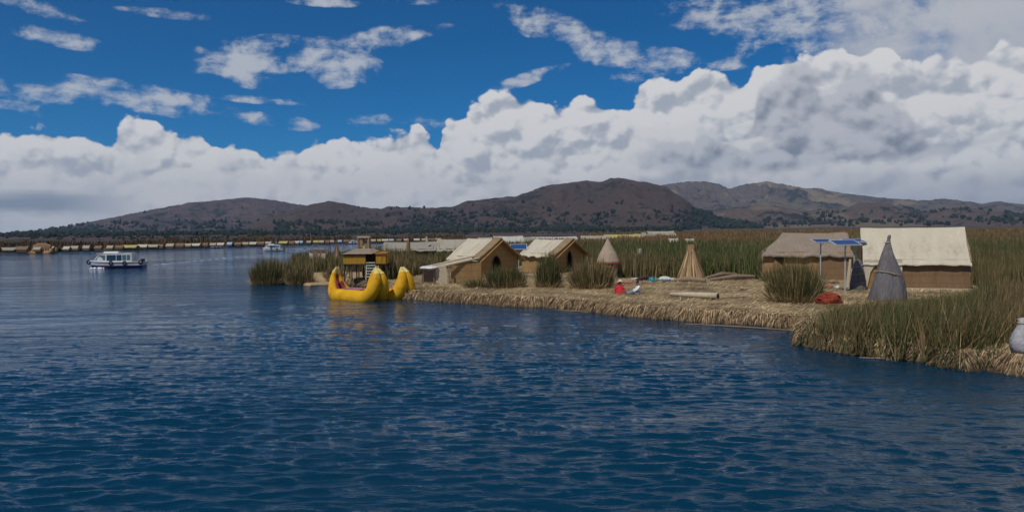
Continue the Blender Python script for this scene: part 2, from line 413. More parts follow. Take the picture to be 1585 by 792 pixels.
M['jeans'] = mat('grey blue trousers', lambda nt, p, g: ramp3(noise(p, 8, 4), (.10,.13,.15), (.17,.20,.22), (.28,.30,.30)), .9)
M['skin'] = mat('skin', (.22,.10,.06), .6)
M['hair'] = mat('black hair', (.010,.009,.010), .5)
M['hat'] = mat('pale straw hat', (.55,.47,.38), .85)
M['teal'] = mat('teal tarp', lambda nt, p, g: ramp3(noise(p, 3, 4), (.01,.12,.15), (.015,.20,.24), (.04,.30,.33)), .5, lambda nt, p, g: (noise(p, 6, 4), .8, .05))
M['navy'] = mat('navy cloth', lambda nt, p, g: ramp3(noise(p, 5, 4), (.02,.035,.08), (.04,.07,.13), (.10,.14,.20)), .8)
M['pale_cloth'] = mat('pale sheet', lambda nt, p, g: ramp3(noise(p, 5, 4), (.34,.36,.34), (.50,.52,.48), (.62,.63,.58)), .8, lambda nt, p, g: (noise(p, 5, 4), .8, .05))
M['red_cloth'] = mat('red cloth', lambda nt, p, g: ramp3(noise(p, 4, 4), (.13,.02,.025), (.26,.04,.04), (.40,.18,.14)), .9)
M['orange_cloth'] = mat('orange cloth', (.42,.13,.05), .9)
M['net'] = mat('orange red net', lambda nt, p, g: ramp3(noise(p, 11, 5, .7), (.08,.012,.007), (.25,.042,.02), (.42,.13,.06)), .9, lambda nt, p, g: (noise(p, 16, 4), 1, .06))
M['junk'] = mat('dark soot lump', lambda nt, p, g: ramp3(noise(p, 7, 4), (.02,.014,.012), (.05,.035,.028), (.12,.085,.06)), .95, lambda nt, p, g: (noise(p, 12, 4), 1, .05))
M['sack'] = mat('grey wrapped sack', lambda nt, p, g: ramp3(noise(p, 5, 6, .7), (.20,.19,.20), (.33,.32,.33), (.48,.47,.47)), .8, lambda nt, p, g: (noise(p, 7, 5, .65), .9, .05))
M['blade'] = mat('reed blades', lambda nt, p, g: tint_of(nt), .75, spec=.2)
M['straw'] = mat('straw', lambda nt, p, g: tint_of(nt), .85, spec=.2)
M['tree'] = mat('eucalyptus', lambda nt, p, g: tint_of(nt), .9, spec=.15)

# ------------------------------------------------------------------ water: real waves in the mesh, filtered where they get smaller than the mesh
azs = np.concatenate([np.linspace(-1.35, -.68, 60)[:-1], np.linspace(-.68, .68, 1000), np.linspace(.68, 1.35, 60)[1:]])
dep = np.concatenate([np.linspace(1.2, .42, 40)[:-1], np.linspace(.42, .012, 640)])
rr_ = np.concatenate([CAM_H/np.tan(dep), np.geomspace(CAM_H/math.tan(.012), 40000, 40)[1:]])
rr_ = np.concatenate([[0.3], rr_])
Rg, Ag = np.meshgrid(rr_, azs, indexing='ij')
WX = Rg*np.sin(Ag); WY = Rg*np.cos(Ag)
cell = np.gradient(rr_)[:, None]*np.ones_like(Ag)
cell = np.maximum(cell, Rg*0.0014)
Z = np.zeros_like(WX); SX = np.zeros_like(WX); SY = np.zeros_like(WX)
wr = np.random.default_rng(11)
gust = 0.80 + 0.55*fbm(WX/14+3, WY/26, 3, 5) + .25*fbm(WX/3.0, WY/4.5, 2, 9)
gust = np.clip(gust, .45, 1.5)
wx = WX + 0.10*fbm(WX/1.3, WY/1.3, 2, 21); wy = WY + 0.10*fbm(WX/2.1+7, WY/2.1, 2, 22)
for i in range(80):
    lam = 0.17*(12.0)**((i+.5)/80)
    th = math.pi/2 + wr.normal(0, .36) - .13         # travel mostly towards or away from the camera
    k = 2*math.pi/lam; ph = wr.uniform(0, 6.28)
    slope = .047*math.exp(-(math.log(lam/.50)/.8)**2)
    att = sstep(lam/np.maximum(cell, 1e-3), 1.4, 2.8)
    if att.max() <= 0: continue
    arg = k*(wx*math.cos(th)+wy*math.sin(th))+ph
    s_ = np.sin(arg)
    Z += att*gust*(slope/k)*(s_ + .20*np.cos(2*arg+np.pi))
# wake of the ferry: two low ridges trailing to the right of it, and one of the launch
for (a, b, w, am) in ((P(226, 411), P(520, 383), 1.4, .10), (P(226, 413), P(470, 398), 1.0, .045), (P(438, 387), P(560, 384), 1.2, .06)):
    dxy = Vector((b.x-a.x, b.y-a.y)); Lw = dxy.length; dxy.normalize()
    u_ = (WX-a.x)*dxy.x + (WY-a.y)*dxy.y; v_ = (WX-a.x)*(-dxy.y) + (WY-a.y)*dxy.x
    Z += am*np.exp(-(v_/w)**2)*np.cos(v_/w*2.6)*sstep(u_, 0, 6)*sstep(u_, Lw, Lw*.6)
Z *= sstep(Rg, 12000, 2500)
ni, nj = WX.shape
idx = np.arange(ni*nj).reshape(ni, nj)
q = np.stack([idx[:-1, :-1], idx[:-1, 1:], idx[1:, 1:], idx[1:, :-1]], -1).reshape(-1, 4)[:, ::-1]
def watercol(nt, p, g):
    return mixc(noise(g, .05, 3), (.0012,.023,.052), (.002,.033,.064))
def waterbump(nt, p, g):
    x, y, z = sep(g)
    n1 = noise(xyz(nt, x*.8, y*1.6, 0.0), 9.0, 3, .6, dist=.3)
    n2 = noise(xyz(nt, x*.45, y*1.3, 0.0), 2.6, 4, .6, dist=.3)
    n3 = noise(xyz(nt, x*.35, y*1.0, 0.0), .75, 3, .6)
    n5 = noise(xyz(nt, x*.11, y*.42, 0.0), 1.0, 3, .6)
    wind = smooth(noise(xyz(nt, x*.012, y*.05, 0.0), 1.0, 4, .6), .30, .68)*1.1+.45
    return ((n1*.25 + n2*.7 + n3*1.8 + n5*3.8)*wind, .9, .075)
def waterx(nt, b):
    b.inputs['IOR'].default_value = 1.33
m_water = mat('lake water', watercol, .07, waterbump, spec=.5, extra=waterx)
water = npmesh('water', np.stack([WX, WY, Z], -1).reshape(-1, 3), q, m_water, sm=True)
tag(water, 'deep blue rippled lake water', kind='structure')
# lake bed below it, out of sight but closing the place from beneath
# ------------------------------------------------------------------ hills
def hillmat(name, cols, sc, shrub_shadow, shrub_shadow_col, field=None):
    def c(nt, p, g):
        x, y, z = sep(g)
        n = noise(g, 1/260*sc, 6, .62); n2 = noise(g, 1/34*sc, 5, .72)
        b_ = ramp3(n*.55+n2*.45, *cols)
        s_ = smooth(noise(g, 1/62*sc, 6, .75)+ (noise(g, 1/420*sc, 3)-.5)*.9, shrub_shadow-.03, shrub_shadow+.05)  # dark patches: shrubs, and cloud shadow put into the colour
        b_ = mixc(s_, b_, shrub_shadow_col)
        if field is not None:
            v = smooth(noise(stretch(nt, g, 1, .5, 1), 1/330*sc, 3, .4), .58, .63)
            b_ = mixc(v*.7, b_, field)
        return b_
    return mat(name, c, .95, lambda nt, p, g: (noise(g, 1/70*sc, 7, .72), 1.0, 42))
def interp(pts, n, a):
    aa = [AE(px, py) for px, py in pts]; xa = np.array([q_[0] for q_ in aa]); xe = np.array([q_[1] for q_ in aa])
    return np.interp(a, xa, xe)
HILLS = {}
def hills(name, pts, r0, r1, m, seed, rb=None, rough=.22, az0=-1.1, az1=1.1, na=900, nr=150, label=None):
    a = np.linspace(az0, az1, na); e = interp(pts, 0, a)
    e = e + .0011*fbm(a*60, a*0, 4, seed+3, .6)*sstep(e, 0, .01)
    tt = np.concatenate([np.linspace(0, 1, nr), np.linspace(1, 1.6, 14)[1:]])
    T, A = np.meshgrid(tt, a, indexing='ij'); E = np.tile(e, (len(tt), 1))
    r1v = r1*(1+.06*fbm(a*9, a*0, 2, seed+8)); r0 = (r0(a)[None] if callable(r0) else r0); Rr = r0 + (r1v[None]-r0)*T
    Hm = np.maximum(CAM_H + r1v*np.tan(np.maximum(e, -.02)), 3)[None]
    X = Rr*np.sin(A); Y = Rr*np.cos(A)
    U = T if rb is None else np.clip((Rr-rb)/(r1v[None]-rb), 0, 1)
    base = np.where(T <= 1, (1-(1-np.clip(U, 0, 1))**1.5)*.94+.06*U, 1-((T-1)/.6)**1.5*.7)
    ridg = 1-np.abs(fbm(X/420, Y/700, 5, seed, .55))*1.4
    n = fbm(X/230+5, Y/230, 5, seed+40, .55)
    h = Hm*(base + rough*2.0*(ridg-.75)*base*np.clip((1.06-T)*3, 0.15, 1) + .06*n*np.sqrt(np.clip(T, 0, 1)))
    h = h*sstep(U if rb is not None else T, -.02, .05); h = np.where(U <= .001, 0, h) if rb is not None else h
    # every column is brought to the skyline height
    ang = np.arctan2(h-CAM_H, Rr).max(0); k = np.tan(np.maximum(e, -.002))/np.tan(np.maximum(ang, .0008))
    k = np.clip(k, .0, 3)
    h = CAM_H*0 + h*k[None]
    if rb is not None:             # low shore plain in front of the slopes
        pl = 1.2+1.6*sstep(Rr, 430, 900)+1.2*fbm(X/90, Y/130, 3, seed+5); near_ = sstep(Rr, rb*1.08, rb*.9)
        h = np.maximum(h, pl*near_)
    h = np.where(T <= 0, -3, h-.5)
    V = np.stack([X, Y, h], -1)
    ii = np.arange(V.shape[0]*V.shape[1]).reshape(V.shape[:2])
    qq = np.stack([ii[:-1, :-1], ii[:-1, 1:], ii[1:, 1:], ii[1:, :-1]], -1).reshape(-1, 4)[:, ::-1]
    o = npmesh(name, V.reshape(-1, 3), qq, m, sm=True); tag(o, label, kind='structure')
    HILLS[name+str(seed)] = V
    return V
mh1 = hillmat('violet brown hillside', ((.046,.036,.044), (.090,.068,.070), (.155,.118,.100)), .8, .60, (.022,.030,.034))
mh2 = hillmat('brown rocky hillside', ((.036,.027,.026), (.092,.064,.054), (.175,.124,.092)), 1.5, .60, (.026,.028,.022))
mh3 = hillmat('pale distant hillside', ((.055,.050,.056), (.12,.10,.088), (.24,.20,.145)), .8, .57, (.035,.045,.048), field=(.25,.20,.13))
mh4 = hillmat('pinkish farmed foothills', ((.06,.046,.044), (.125,.090,.074), (.21,.155,.115)), 1.3, .55, (.026,.032,.030), field=(.21,.165,.10))
hills('hills', [(-900,366),(-300,364),(-100,366),(0,365),(60,358),(100,351),(150,341),(200,331),(250,321),(300,313),(350,308),(385,305),(410,308),(440,312),(480,319),(530,330),(600,345),(700,358),(800,362),(2600,362)],
      lambda a: 470+0*a, 5200, mh1, 1, 3200, label='long violet brown hill falling to the lake at the far left')
V3 = hills('hills', [(-900,366),(900,360),(960,330),(1010,292),(1030,285),(1060,281),(1090,280),(1110,284),(1130,291),(1150,286),(1185,280),(1210,284),(1240,290),(1270,292),(1300,298),(1350,304),(1385,307),(1420,310),(1450,308),(1480,309),(1520,314),(1550,312),(1585,316),(1700,320),(2600,340)],
      4200, 7600, mh3, 3, label='pale far hills with cloud lit tops on the right')
V4 = hills('hills', [(-900,366),(960,362),(1040,345),(1085,326),(1120,323),(1160,318),(1200,318),(1240,326),(1300,322),(1330,314),(1365,313),(1400,322),(1440,328),(1490,319),(1530,326),(1585,327),(1700,330),(2600,345)],
      2900, 4700, mh4, 4, rough=.34, label='pinkish brown foothills with fields below the far hills')
V2 = hills('hills', [(-900,366),(250,366),(340,361),(370,354),(400,341),(430,333),(450,326),(480,316),(505,311),(530,314),(560,320),(590,323),(600,319),(620,320),(650,321),(680,321),(700,319),(725,311),(750,308),(780,305),(800,303),(830,292),(850,286),(880,283),(905,279),(930,281),(945,276),(960,275),(985,279),(1010,284),(1030,288),(1045,298),(1060,308),(1075,320),(1100,333),(1130,342),(1180,352),(1230,356),(1400,358),(2600,362)],
      lambda a: 430+1900*sstep(a, AE(1045,360)[0], AE(1085,360)[0]), 3500, mh2, 2, 2250, rough=.26, label='dark brown rocky hill behind the straw huts')

# ------------------------------------------------------------------ eucalyptus woods at the foot of the hills
ico = bmesh.new(); bmesh.ops.create_icosphere(ico, subdivisions=2, radius=1.0)
IV = np.array([v.co[:] for v in ico.verts]); IF = np.array([[v.index for v in f.verts] for f in ico.faces]); ico.free()
def wood(pts, hts, wds, seed, cols):
    n = len(pts); g_ = np.random.default_rng(seed)
    allv = []; allc = []
    for lobe in range(3):
        jit = 1+.28*g_.normal(size=(n, len(IV), 1))
        sz = np.stack([wds, wds, hts*.5], -1)[:, None, :]*(1.0, .66, .5)[lobe]
        off = np.stack([g_.normal(0, .45, n)*wds*(lobe > 0), g_.normal(0, .45, n)*wds*(lobe > 0), hts*(.52, .62, .35)[lobe]], -1)[:, None, :]
        v = pts[:, None, :] + off + IV[None]*jit*sz
        allv.append(v.reshape(-1, 3))
        c = cols[g_.integers(0, len(cols), n)][:, None, :]*g_.uniform(.75, 1.3, (n, len(IV), 1)); allc.append(c.reshape(-1, 3))
    V = np.concatenate(allv); Cc = np.concatenate(allc)
    Fc = (IF[None]+(np.arange(n*3)*len(IV))[:, None, None]).reshape(-1, 3)
    return V, Fc, Cc
def pick(V, y0, y1, x0, x1, n, nscale, thr, seed, dmin=1500):
    """surface points whose elevation angle lies in a band above the lake, thinned into groves"""
    g_ = np.random.default_rng(seed); q_ = V[2:150].reshape(-1, 3)
    d = np.sqrt(q_[:, 0]**2+q_[:, 1]**2); e = np.arctan2(q_[:, 2]-CAM_H, d)*1200; a = np.arctan2(q_[:, 0], q_[:, 1])
    f = fbm(q_[:, 0]/nscale, q_[:, 1]/nscale, 3, seed) - (np.maximum(e, 0)/y1)*.5
    ok = (d > dmin) & (e > y0) & (e < y1) & (a > AE(x0, 350)[0]) & (a < AE(x1, 350)[0]) & (f > thr)
    w_ = q_[ok]; w_ = w_[g_.integers(0, len(w_), n)]
    return w_ + np.stack([g_.normal(0, 6, n), g_.normal(0, 6, n), np.zeros(n)], -1)
tcols = np.array([(.018,.030,.026), (.024,.036,.026), (.014,.024,.024), (.030,.042,.028)])
A1 = pick(V2, -2, 26, 640, 1215, 3000, 90, -.34, 31); A2 = pick(V2, -2, 15, 430, 700, 1300, 90, -.40, 32)
A3 = pick(V2, 2, 42, 500, 1100, 140, 70, .05, 33); A4 = pick(V4, 0, 24, 1180, 1600, 700, 110, -.1, 34)
A5 = pick(HILLS['hills1'], 0, 16, -100, 430, 600, 110, -.2, 35)
A6 = pick(V2, -9, 3, 300, 1060, 2600, 60, -.35, 36, 520); A7 = pick(HILLS['hills1'], -9, 3, -200, 420, 2400, 60, -.35, 37, 520); A8 = pick(HILLS['hills1'], 4, 34, 0, 430, 60, 60, .05, 38)
Pt = np.concatenate([A1, A2, A3, A4, A5, A6, A7, A8]); g_ = np.random.default_rng(3)
ht = g_.uniform(4, 12, len(Pt))*g_.uniform(.8, 1.25, len(Pt)); ht *= np.clip(np.hypot(Pt[:, 0], Pt[:, 1])/2400, .2, 1.25); wd = ht*g_.uniform(.22, .55, len(Pt))
Vw, Fw, Cw = wood(Pt-np.array([0, 0, 1.5]), ht, wd, 4, tcols)
tag(npmesh('woodland', Vw, Fw, M['tree'], colr=Cw), 'dark blue green eucalyptus groves scattered along the foot of the hills', 'trees', kind='stuff')

# ------------------------------------------------------------------ the floating reed islands
ZI = 0.6
def pz(lst, z=0.0): return [tuple(P(x, y, z)[:2]) for x, y in lst]
front = [(508,438),(540,441),(592,446),(612,462),(645,463),(700,467),(750,470),(800,474),(850,475),(900,480),(950,486),(1000,491),(1050,495),(1100,498),(1150,501),(1200,505),(1240,509),(1250,520),(1246,534),(1300,546),(1380,554),(1440,562),(1490,572),(1540,573),(1600,581),(1800,590)]
front_w = pz(front)
back_w = [(90, 29), (1500, 1900), (900, 2350), (420, 2350)] + [tuple(PD(1120, 360, 1700)[:2]), tuple(PD(1080, 360, 700)[:2]), tuple(PD(1040, 360, 520)[:2]), tuple(PD(760, 360, 430)[:2]), tuple(PD(705, 360, 300)[:2]), tuple(PD(640, 360, 190)[:2]), tuple(PD(590, 360, 150)[:2]), tuple(PD(520, 360, 125)[:2]), tuple(PD(452, 360, 112)[:2])] + pz([(448,424),(480,432)])
LAND = front_w + back_w
def sheet(name, poly, z, zb, m, label, kind='structure', cell=1.0, lump=.10, seed=0, limit=140):
    """an island: lumpy top, ragged rim sloping down into the water; fine where near, one coarse piece where far"""
    bm_ = bmesh.new(); pts = []
    n = len(poly)
    for i in range(n):
        a = Vector(poly[i]); b = Vector(poly[(i+1) % n]); L_ = (b-a).length
        st = .5 if min(a.y, b.y) < limit else 40.0
        k = max(1, int(L_/st))
        for j in range(k): pts.append(a.lerp(b, j/k))
    q_ = []
    for i, p in enumerate(pts):
        d = (pts[(i+1) % len(pts)]-pts[i-1]).normalized(); nrm = Vector((d.y, -d.x))
        w = .22*float(fbm(np.array([p.x/1.3]), np.array([p.y/1.3]), 3, seed)[0]) if p.y < limit else 0
        q_.append(p+nrm*w)
    rings = []
    for (ins, zz) in ((0.0, zb), (0.02, z*.35), (.22, z*.9), (.34, z)):
        ring = []
        for i, p in enumerate(q_):
            d = (q_[(i+1) % len(q_)]-q_[i-1]).normalized(); nrm = Vector((-d.y, d.x))
            if SIGN < 0: nrm = -nrm
            p2 = p+nrm*ins; ring.append(bm_.verts.new((p2.x, p2.y, zz)))
        rings.append(ring)
    for a, b in zip(rings, rings[1:]):
        for i in range(len(a)):
            j = (i+1) % len(a); bm_.faces.new((a[i], a[j], b[j], b[i]))
    f = bm_.faces.new(rings[-1])
    bmesh.ops.triangulate(bm_, faces=[f]); bmesh.ops.recalc_face_normals(bm_, faces=bm_.faces)
    me = bpy.data.meshes.new(name); bm_.to_mesh(me); bm_.free(); me.materials.append(m)
    o = bpy.data.objects.new(name, me); col.objects.link(o); tag(o, label, kind=kind); return o
def signed(poly):
    return sum(poly[i][0]*poly[(i+1) % len(poly)][1]-poly[(i+1) % len(poly)][0]*poly[i][1] for i in range(len(poly)))
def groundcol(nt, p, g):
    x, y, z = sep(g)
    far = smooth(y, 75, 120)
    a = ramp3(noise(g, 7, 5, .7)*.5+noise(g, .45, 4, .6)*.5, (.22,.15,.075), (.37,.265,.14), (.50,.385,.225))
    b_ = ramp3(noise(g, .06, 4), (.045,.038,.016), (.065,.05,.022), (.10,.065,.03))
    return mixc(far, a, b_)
M['ground'] = mat('trodden straw', groundcol, .95, lambda nt, p, g: (noise(g, 6, 6, .72), 1, .12))
SIGN = 1 if signed(LAND) > 0 else -1
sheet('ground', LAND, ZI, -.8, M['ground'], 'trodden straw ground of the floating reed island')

# ------------------------------------------------------------------ reeds and straw
def blades(name, base, h, w, lean, cl, m, parent=None, curl=.35, flat=None):
    """one tapering bent strip per stalk. base (n,3) h,w (n) lean (n,2) = sideways shift of the tip"""
    n = len(base); g_ = np.random.default_rng(n)
    a = g_.uniform(0, np.pi, n) if flat is None else flat
    sd = np.stack([np.cos(a), np.sin(a), np.zeros(n)], -1)*w[:, None]*.5
    def lv(f):
        p = base.copy(); p[:, 2] += h*f
        k = (f*(1-curl) + f*f*curl)
        p[:, :2] += lean*k; return p
    p0, p1, p2 = lv(0.0), lv(.55), lv(1.0)
    V = np.stack([p0-sd, p0+sd, p1+sd*.8, p1-sd*.8, p2], 1).reshape(-1, 3)
    i = np.arange(n)[:, None]*5
    cc = np.repeat(cl, 5, 0).reshape(n, 5, 3).copy()
    return npmesh(name, V, [i+np.array([[0, 1, 2, 3]]), i+np.array([[3, 2, 4]])], m, parent, colr=cc.reshape(-1, 3))
def HZ(x): return 364-16*x/1585
def pal(cols, n, g_, wts=None, var=.22):
    cols = np.array(cols); c = cols[g_.choice(len(cols), n, p=wts)]
    return c*g_.uniform(1-var, 1+var, (n, 1))
GREEN = [(.036,.060,.016), (.056,.078,.022), (.082,.094,.030), (.115,.105,.040), (.19,.145,.06), (.30,.23,.11)]
DRY = [(.14,.09,.042), (.20,.125,.058), (.11,.082,.036), (.27,.19,.095), (.085,.082,.032)]
STRAW = [(.50,.385,.21), (.42,.31,.16), (.32,.225,.11), (.60,.48,.29), (.20,.135,.065), (.44,.33,.20)]

clear = pz([(480,480),(500,436),(560,428),(600,434),(650,426),(690,416),(760,410),(800,412),(860,408),(905,412),(930,426),(960,431),(1050,431),(1130,427),(1180,434),(1182,418),(1310,416),(1335,418),(1400,440),(1500,444),(1512,449),(1500,452),(1400,462),(1345,464),(1290,470),(1262,492),(1250,520),(1240,560),(1000,560),(500,500)], ZI)
frontmass = pz([(1243,533),(1250,512),(1262,492),(1292,468),(1345,463),(1420,461),(1470,455),(1512,452),(1545,500),(1532,566),(1490,570),(1440,561),(1380,553),(1300,545)], .12)
def field(n, D0, D1, x0, x1, seed, pw=1.0):
    g_ = np.random.default_rng(seed); D = D0*(D1/D0)**(g_.random(n)**pw)
    a0, a1 = math.atan((x0-792)/1200), math.atan((x1-792)/1200)
    X = D*np.tan(g_.uniform(a0, a1, n)); return X, D, g_
allx = []
def addfield(n, D0, D1, x0, x1, seed, hw, wmul, pw=1.0):
    X, Y, g_ = field(n, D0, D1, x0, x1, seed, pw)
    pq = 792+1200*X/Y; ok = inpoly(X, Y, LAND) & ~inpoly(X, Y, clear) & ~inpoly(X, Y, frontmass) & ~((pq > 588) & (pq < 742) & (Y > 104) & (Y < 150))
    thin = fbm(X/9, Y/14, 3, 55)
    X, Y, thin = X[ok], Y[ok], thin[ok]; n = len(X)
    pa = fbm(X/35, Y/90, 3, 8); h = g_.uniform(*hw, n)*(1+.28*fbm(X/5, Y/7, 3, 12))
    # the water's edge on the far left and the strip behind the yellow boats stay lower
    h *= np.where(X < P(600, 420, ZI).x*Y/80, .72, 1)
    w = .0011*Y*g_.uniform(.7, 1.4, n)*wmul
    w = np.minimum(np.maximum(w, .022), 1.2)
    c1 = pal(GREEN, n, g_, [.22, .24, .22, .18, .10, .04]); c2 = pal(DRY, n, g_)
    far = sstep(Y, 90, 260); k = np.clip(far*.75 + pa*.9 + .22 + .5*(g_.random(n)-.5), 0, 1)[:, None]
    rust = np.array([.22, .115, .050]); cl = c1*(1-k)+c2*k
    rk = (sstep(Y, 120, 240)*sstep(fbm(X/60, Y/160, 2, 77), -.1, .5))[:, None]*.6
    cl = cl*(1-rk)+rust*g_.uniform(.7, 1.2, (n, 1))*rk
    lean = np.stack([g_.normal(.05, .22, n), g_.normal(0, .2, n)], -1)
    allx.append((np.stack([X, Y, np.full(n, ZI-.05)], -1), h, w, lean, cl))
addfield(60000, 44, 100, 1270, 1640, 1, (1.3, 2.4), 1.0)
addfield(22000, 60, 104, 560, 900, 2, (1.1, 1.9), 1.0)
addfield(34000, 60, 110, 900, 1300, 22, (1.3, 2.3), 1.0)
addfield(5200, 28.6, 44, 1532, 1660, 17, (1.0, 2.0), 1.0)
addfield(16000, 33, 110, 1640, 2500, 7, (1.3, 2.4), 1.0)
addfield(9000, 84, 150, 440, 640, 9, (1.6, 2.5), 1.1)
addfield(60000, 100, 260, 560, 1680, 3, (1.3, 2.3), 1.2)
addfield(52000, 250, 1900, 900, 1700, 4, (1.8, 2.7), 1.4, 1.0)
bs = [np.concatenate([a[i] for a in allx]) for i in range(5)]
tag(blades('reed_bed', *bs, M['blade']), 'wide bed of green and rust brown totora reeds behind the straw huts', 'reeds', kind='stuff')
# in front on the right
def massin(poly, n, seed, hw, lean=.3, wts=(.20, .24, .20, .14, .14, .08), wd=(.016, .034)):
    g_ = np.random.default_rng(seed); pa = np.array(poly); lo_, hi_ = pa.min(0), pa.max(0)
    X = g_.uniform(lo_[0], hi_[0], n*3); Y = g_.uniform(lo_[1], hi_[1], n*3); ok = inpoly(X, Y, poly); X, Y = X[ok][:n], Y[ok][:n]; n = len(X); X = X+g_.normal(0, .30, n); Y = Y+g_.normal(0, .22, n)
    h = g_.uniform(*hw, n)*(1+.22*fbm(X/1.6, Y/1.6, 3, seed)); w = g_.uniform(*wd, n)
    ln = np.stack([g_.normal(.12, lean, n), g_.normal(-.1, lean, n)], -1)
    pxx = 792+1200*X/Y
    cap = np.interp(pxx, [1243, 1262, 1290, 1345, 1400, 1500, 1530, 1560], [498, 480, 468, 462, 457, 448, 425, 400])
    capz = CAM_H-(cap-HZ(pxx))*Y/1200-.25
    tuft = fbm(X/.7, Y/.9, 2, seed+4)
    h = np.minimum(h*(1+.25*tuft), capz*(g_.uniform(.55, 1.10, n)+.28*tuft+.16*(g_.random(n) < .06))); h = np.maximum(h, .22)
    big = (g_.random(n) < .13)[:, None]; ln = ln + big*np.stack([g_.normal(.1, .75, n), g_.normal(-.1, .6, n)], -1)*h[:, None]*.45; h = np.where(big[:, 0], h*g_.uniform(.45, .9, n), h)
    thin_ = g_.random(n) < np.clip(.75+1.3*fbm(X/.9+4, Y/1.1, 2, seed+6), .25, 1)
    pc = fbm(X/1.8+9, Y/1.8, 2, seed+1)
    c = pal(GREEN, n, g_, wts); d = pal(DRY, n, g_); k = np.clip(.25+pc*1.2+.4*(g_.random(n)-.5), 0, .9)[:, None]
    return [q__[thin_] for q__ in (np.stack([X, Y, np.full(n, .1)], -1), h, w, ln, c*(1-k)+d*k)]
tag(blades('reeds', *massin(frontmass, 30000, 61, (1.3, 2.5), lean=.42, wd=(.018, .050)), M['blade']), 'dense dark green reeds standing in the water at the near right corner of the island', 'reeds', kind='stuff')

def clump(px, py, rx, hpx, n, seed, label, z=ZI, ry=None, fan=.35, name='reed_clump', green=(.22, .24, .20, .14, .12, .08), group='clumps of reeds on the straw island', hz_=1.0, dry=.30):
    c = P(px, py, z); s_ = c.y/1200; g_ = np.random.default_rng(seed)
    rx *= s_; ry = (ry*s_ if ry else rx*.8); hm = hpx*s_*1.22
    a = g_.uniform(0, 2*np.pi, n); r = np.sqrt(g_.random(n))
    lx, ly = rx*r*np.cos(a)+g_.normal(0, .10, n), ry*r*np.sin(a)+ry+g_.normal(0, .10, n)
    tf = fbm(lx/.5+seed, ly/.5, 2, seed)
    h = hm*(g_.uniform(.45, 1.05, n)+.22*tf)*(1-.35*r**3)
    ln = np.stack([lx*fan+g_.normal(0, .16, n), (ly-ry)*fan+g_.normal(0, .16, n)], -1)
    bent = g_.random(n) < .12; ln += bent[:, None]*g_.normal(0, .4, (n, 2))*hm*.6; h = np.where(bent, h*.75, h)
    cc = pal(GREEN, n, g_, green)*.85; dd = pal(DRY+STRAW[:2], n, g_); k = (g_.random(n) < dry)[:, None]
    e = tag(blades(name, np.stack([lx, ly, np.full(n, -.05)], -1), h, g_.uniform(.6, 1.3, n)*max(.026, c.y*.00052), ln, np.where(k, dd, cc), M['blade']), label, 'reed clump', group)
    e.location = c
    # pale bent stalks round the foot
    m2 = n//6; a = g_.uniform(0, 2*np.pi, m2)
    lx, ly = rx*1.02*np.cos(a), ry*np.sin(a)+ry
    ln = np.stack([np.cos(a)*.5+g_.normal(0, .2, m2), np.sin(a)*.5+g_.normal(0, .2, m2)], -1)
    blades('dry_stalks', np.stack([lx, ly, np.full(m2, -.02)], -1), g_.uniform(.2, .8, m2), g_.uniform(.02, .05, m2), ln, pal(STRAW, m2, g_), M['straw'], parent=e)
    return e
clump(1240, 470, 34, 60, 5200, 71, 'large round dark green reed bush on the straw in front of the grey thatched hut')
clump(1192, 436, 9, 22, 260, 79, 'low dark reed tuft against the left end of the grey thatched hut')
clump(782, 446, 26, 32, 2400, 72, 'low spreading reed clump right of the leftmost cream roofed hut, near the solar pole', dry=.15)
clump(742, 446, 22, 16, 900, 73, 'very low ragged green clump below the side wall of the leftmost hut', fan=.6)
clump(850, 446, 15, 50, 2400, 74, 'upright dark reed clump standing left of the dark doorway of the hut behind it', fan=.2, dry=.12)
clump(918, 448, 29, 44, 3400, 75, 'wide brownish green reed clump in front of the small round hut', dry=.5)
clump(409, 441, 22, 38, 2600, 76, 'leftmost dark reed clump standing in open water', z=0, group='reed clumps in the water at the left tip', dry=.25)
clump(432, 428, 18, 25, 1400, 80, 'reed clump in the water just behind and right of the leftmost one', z=0, group='reed clumps in the water at the left tip', dry=.25)
clump(461, 441, 17, 32, 1900, 77, 'brown and green reed clump in the water between the leftmost clump and the bank', z=0, group='reed clumps in the water at the left tip', dry=.5)
clump(516, 430, 16, 17, 500, 78, 'small reed clump beside the foot of the yellow pavilion', dry=.5)

# straw litter over the clearing, and the shaggy bank
def litter(n, seed):
    g_ = np.random.default_rng(seed); out_ = []
    X, Y, g_ = field(n*3, 34, 90, 500, 1600, seed, .8)
    ok = inpoly(X, Y, front_w+back_w) & (inpoly(X, Y, clear) | (Y < 52)); X, Y = X[ok][:n], Y[ok][:n]; n = len(X)
    L_ = g_.uniform(.25, 1.3, n); a = g_.normal(0.1, .8, n)
    d = np.stack([np.cos(a), np.sin(a)], -1)*L_[:, None]
    base = np.stack([X, Y, ZI+g_.uniform(-.02, .05, n)], -1)
    hh = g_.uniform(-.03, .16, n)
    pa = fbm(X/3, Y/3, 3, 5)
    cl = pal(STRAW, n, g_)*np.clip(.86+.6*pa+.35*fbm(X/.9, Y/1.4, 2, 7), .35, 1.3)[:, None]
    return base, hh, g_.uniform(.02, .06, n), d, cl
lb = litter(60000, 81)
tag(blades('straw', *lb, M['straw'], curl=0, flat=np.arctan2(lb[3][:, 0], -lb[3][:, 1])), 'loose dry straw strewn over the open ground of the island', 'straw', kind='stuff')
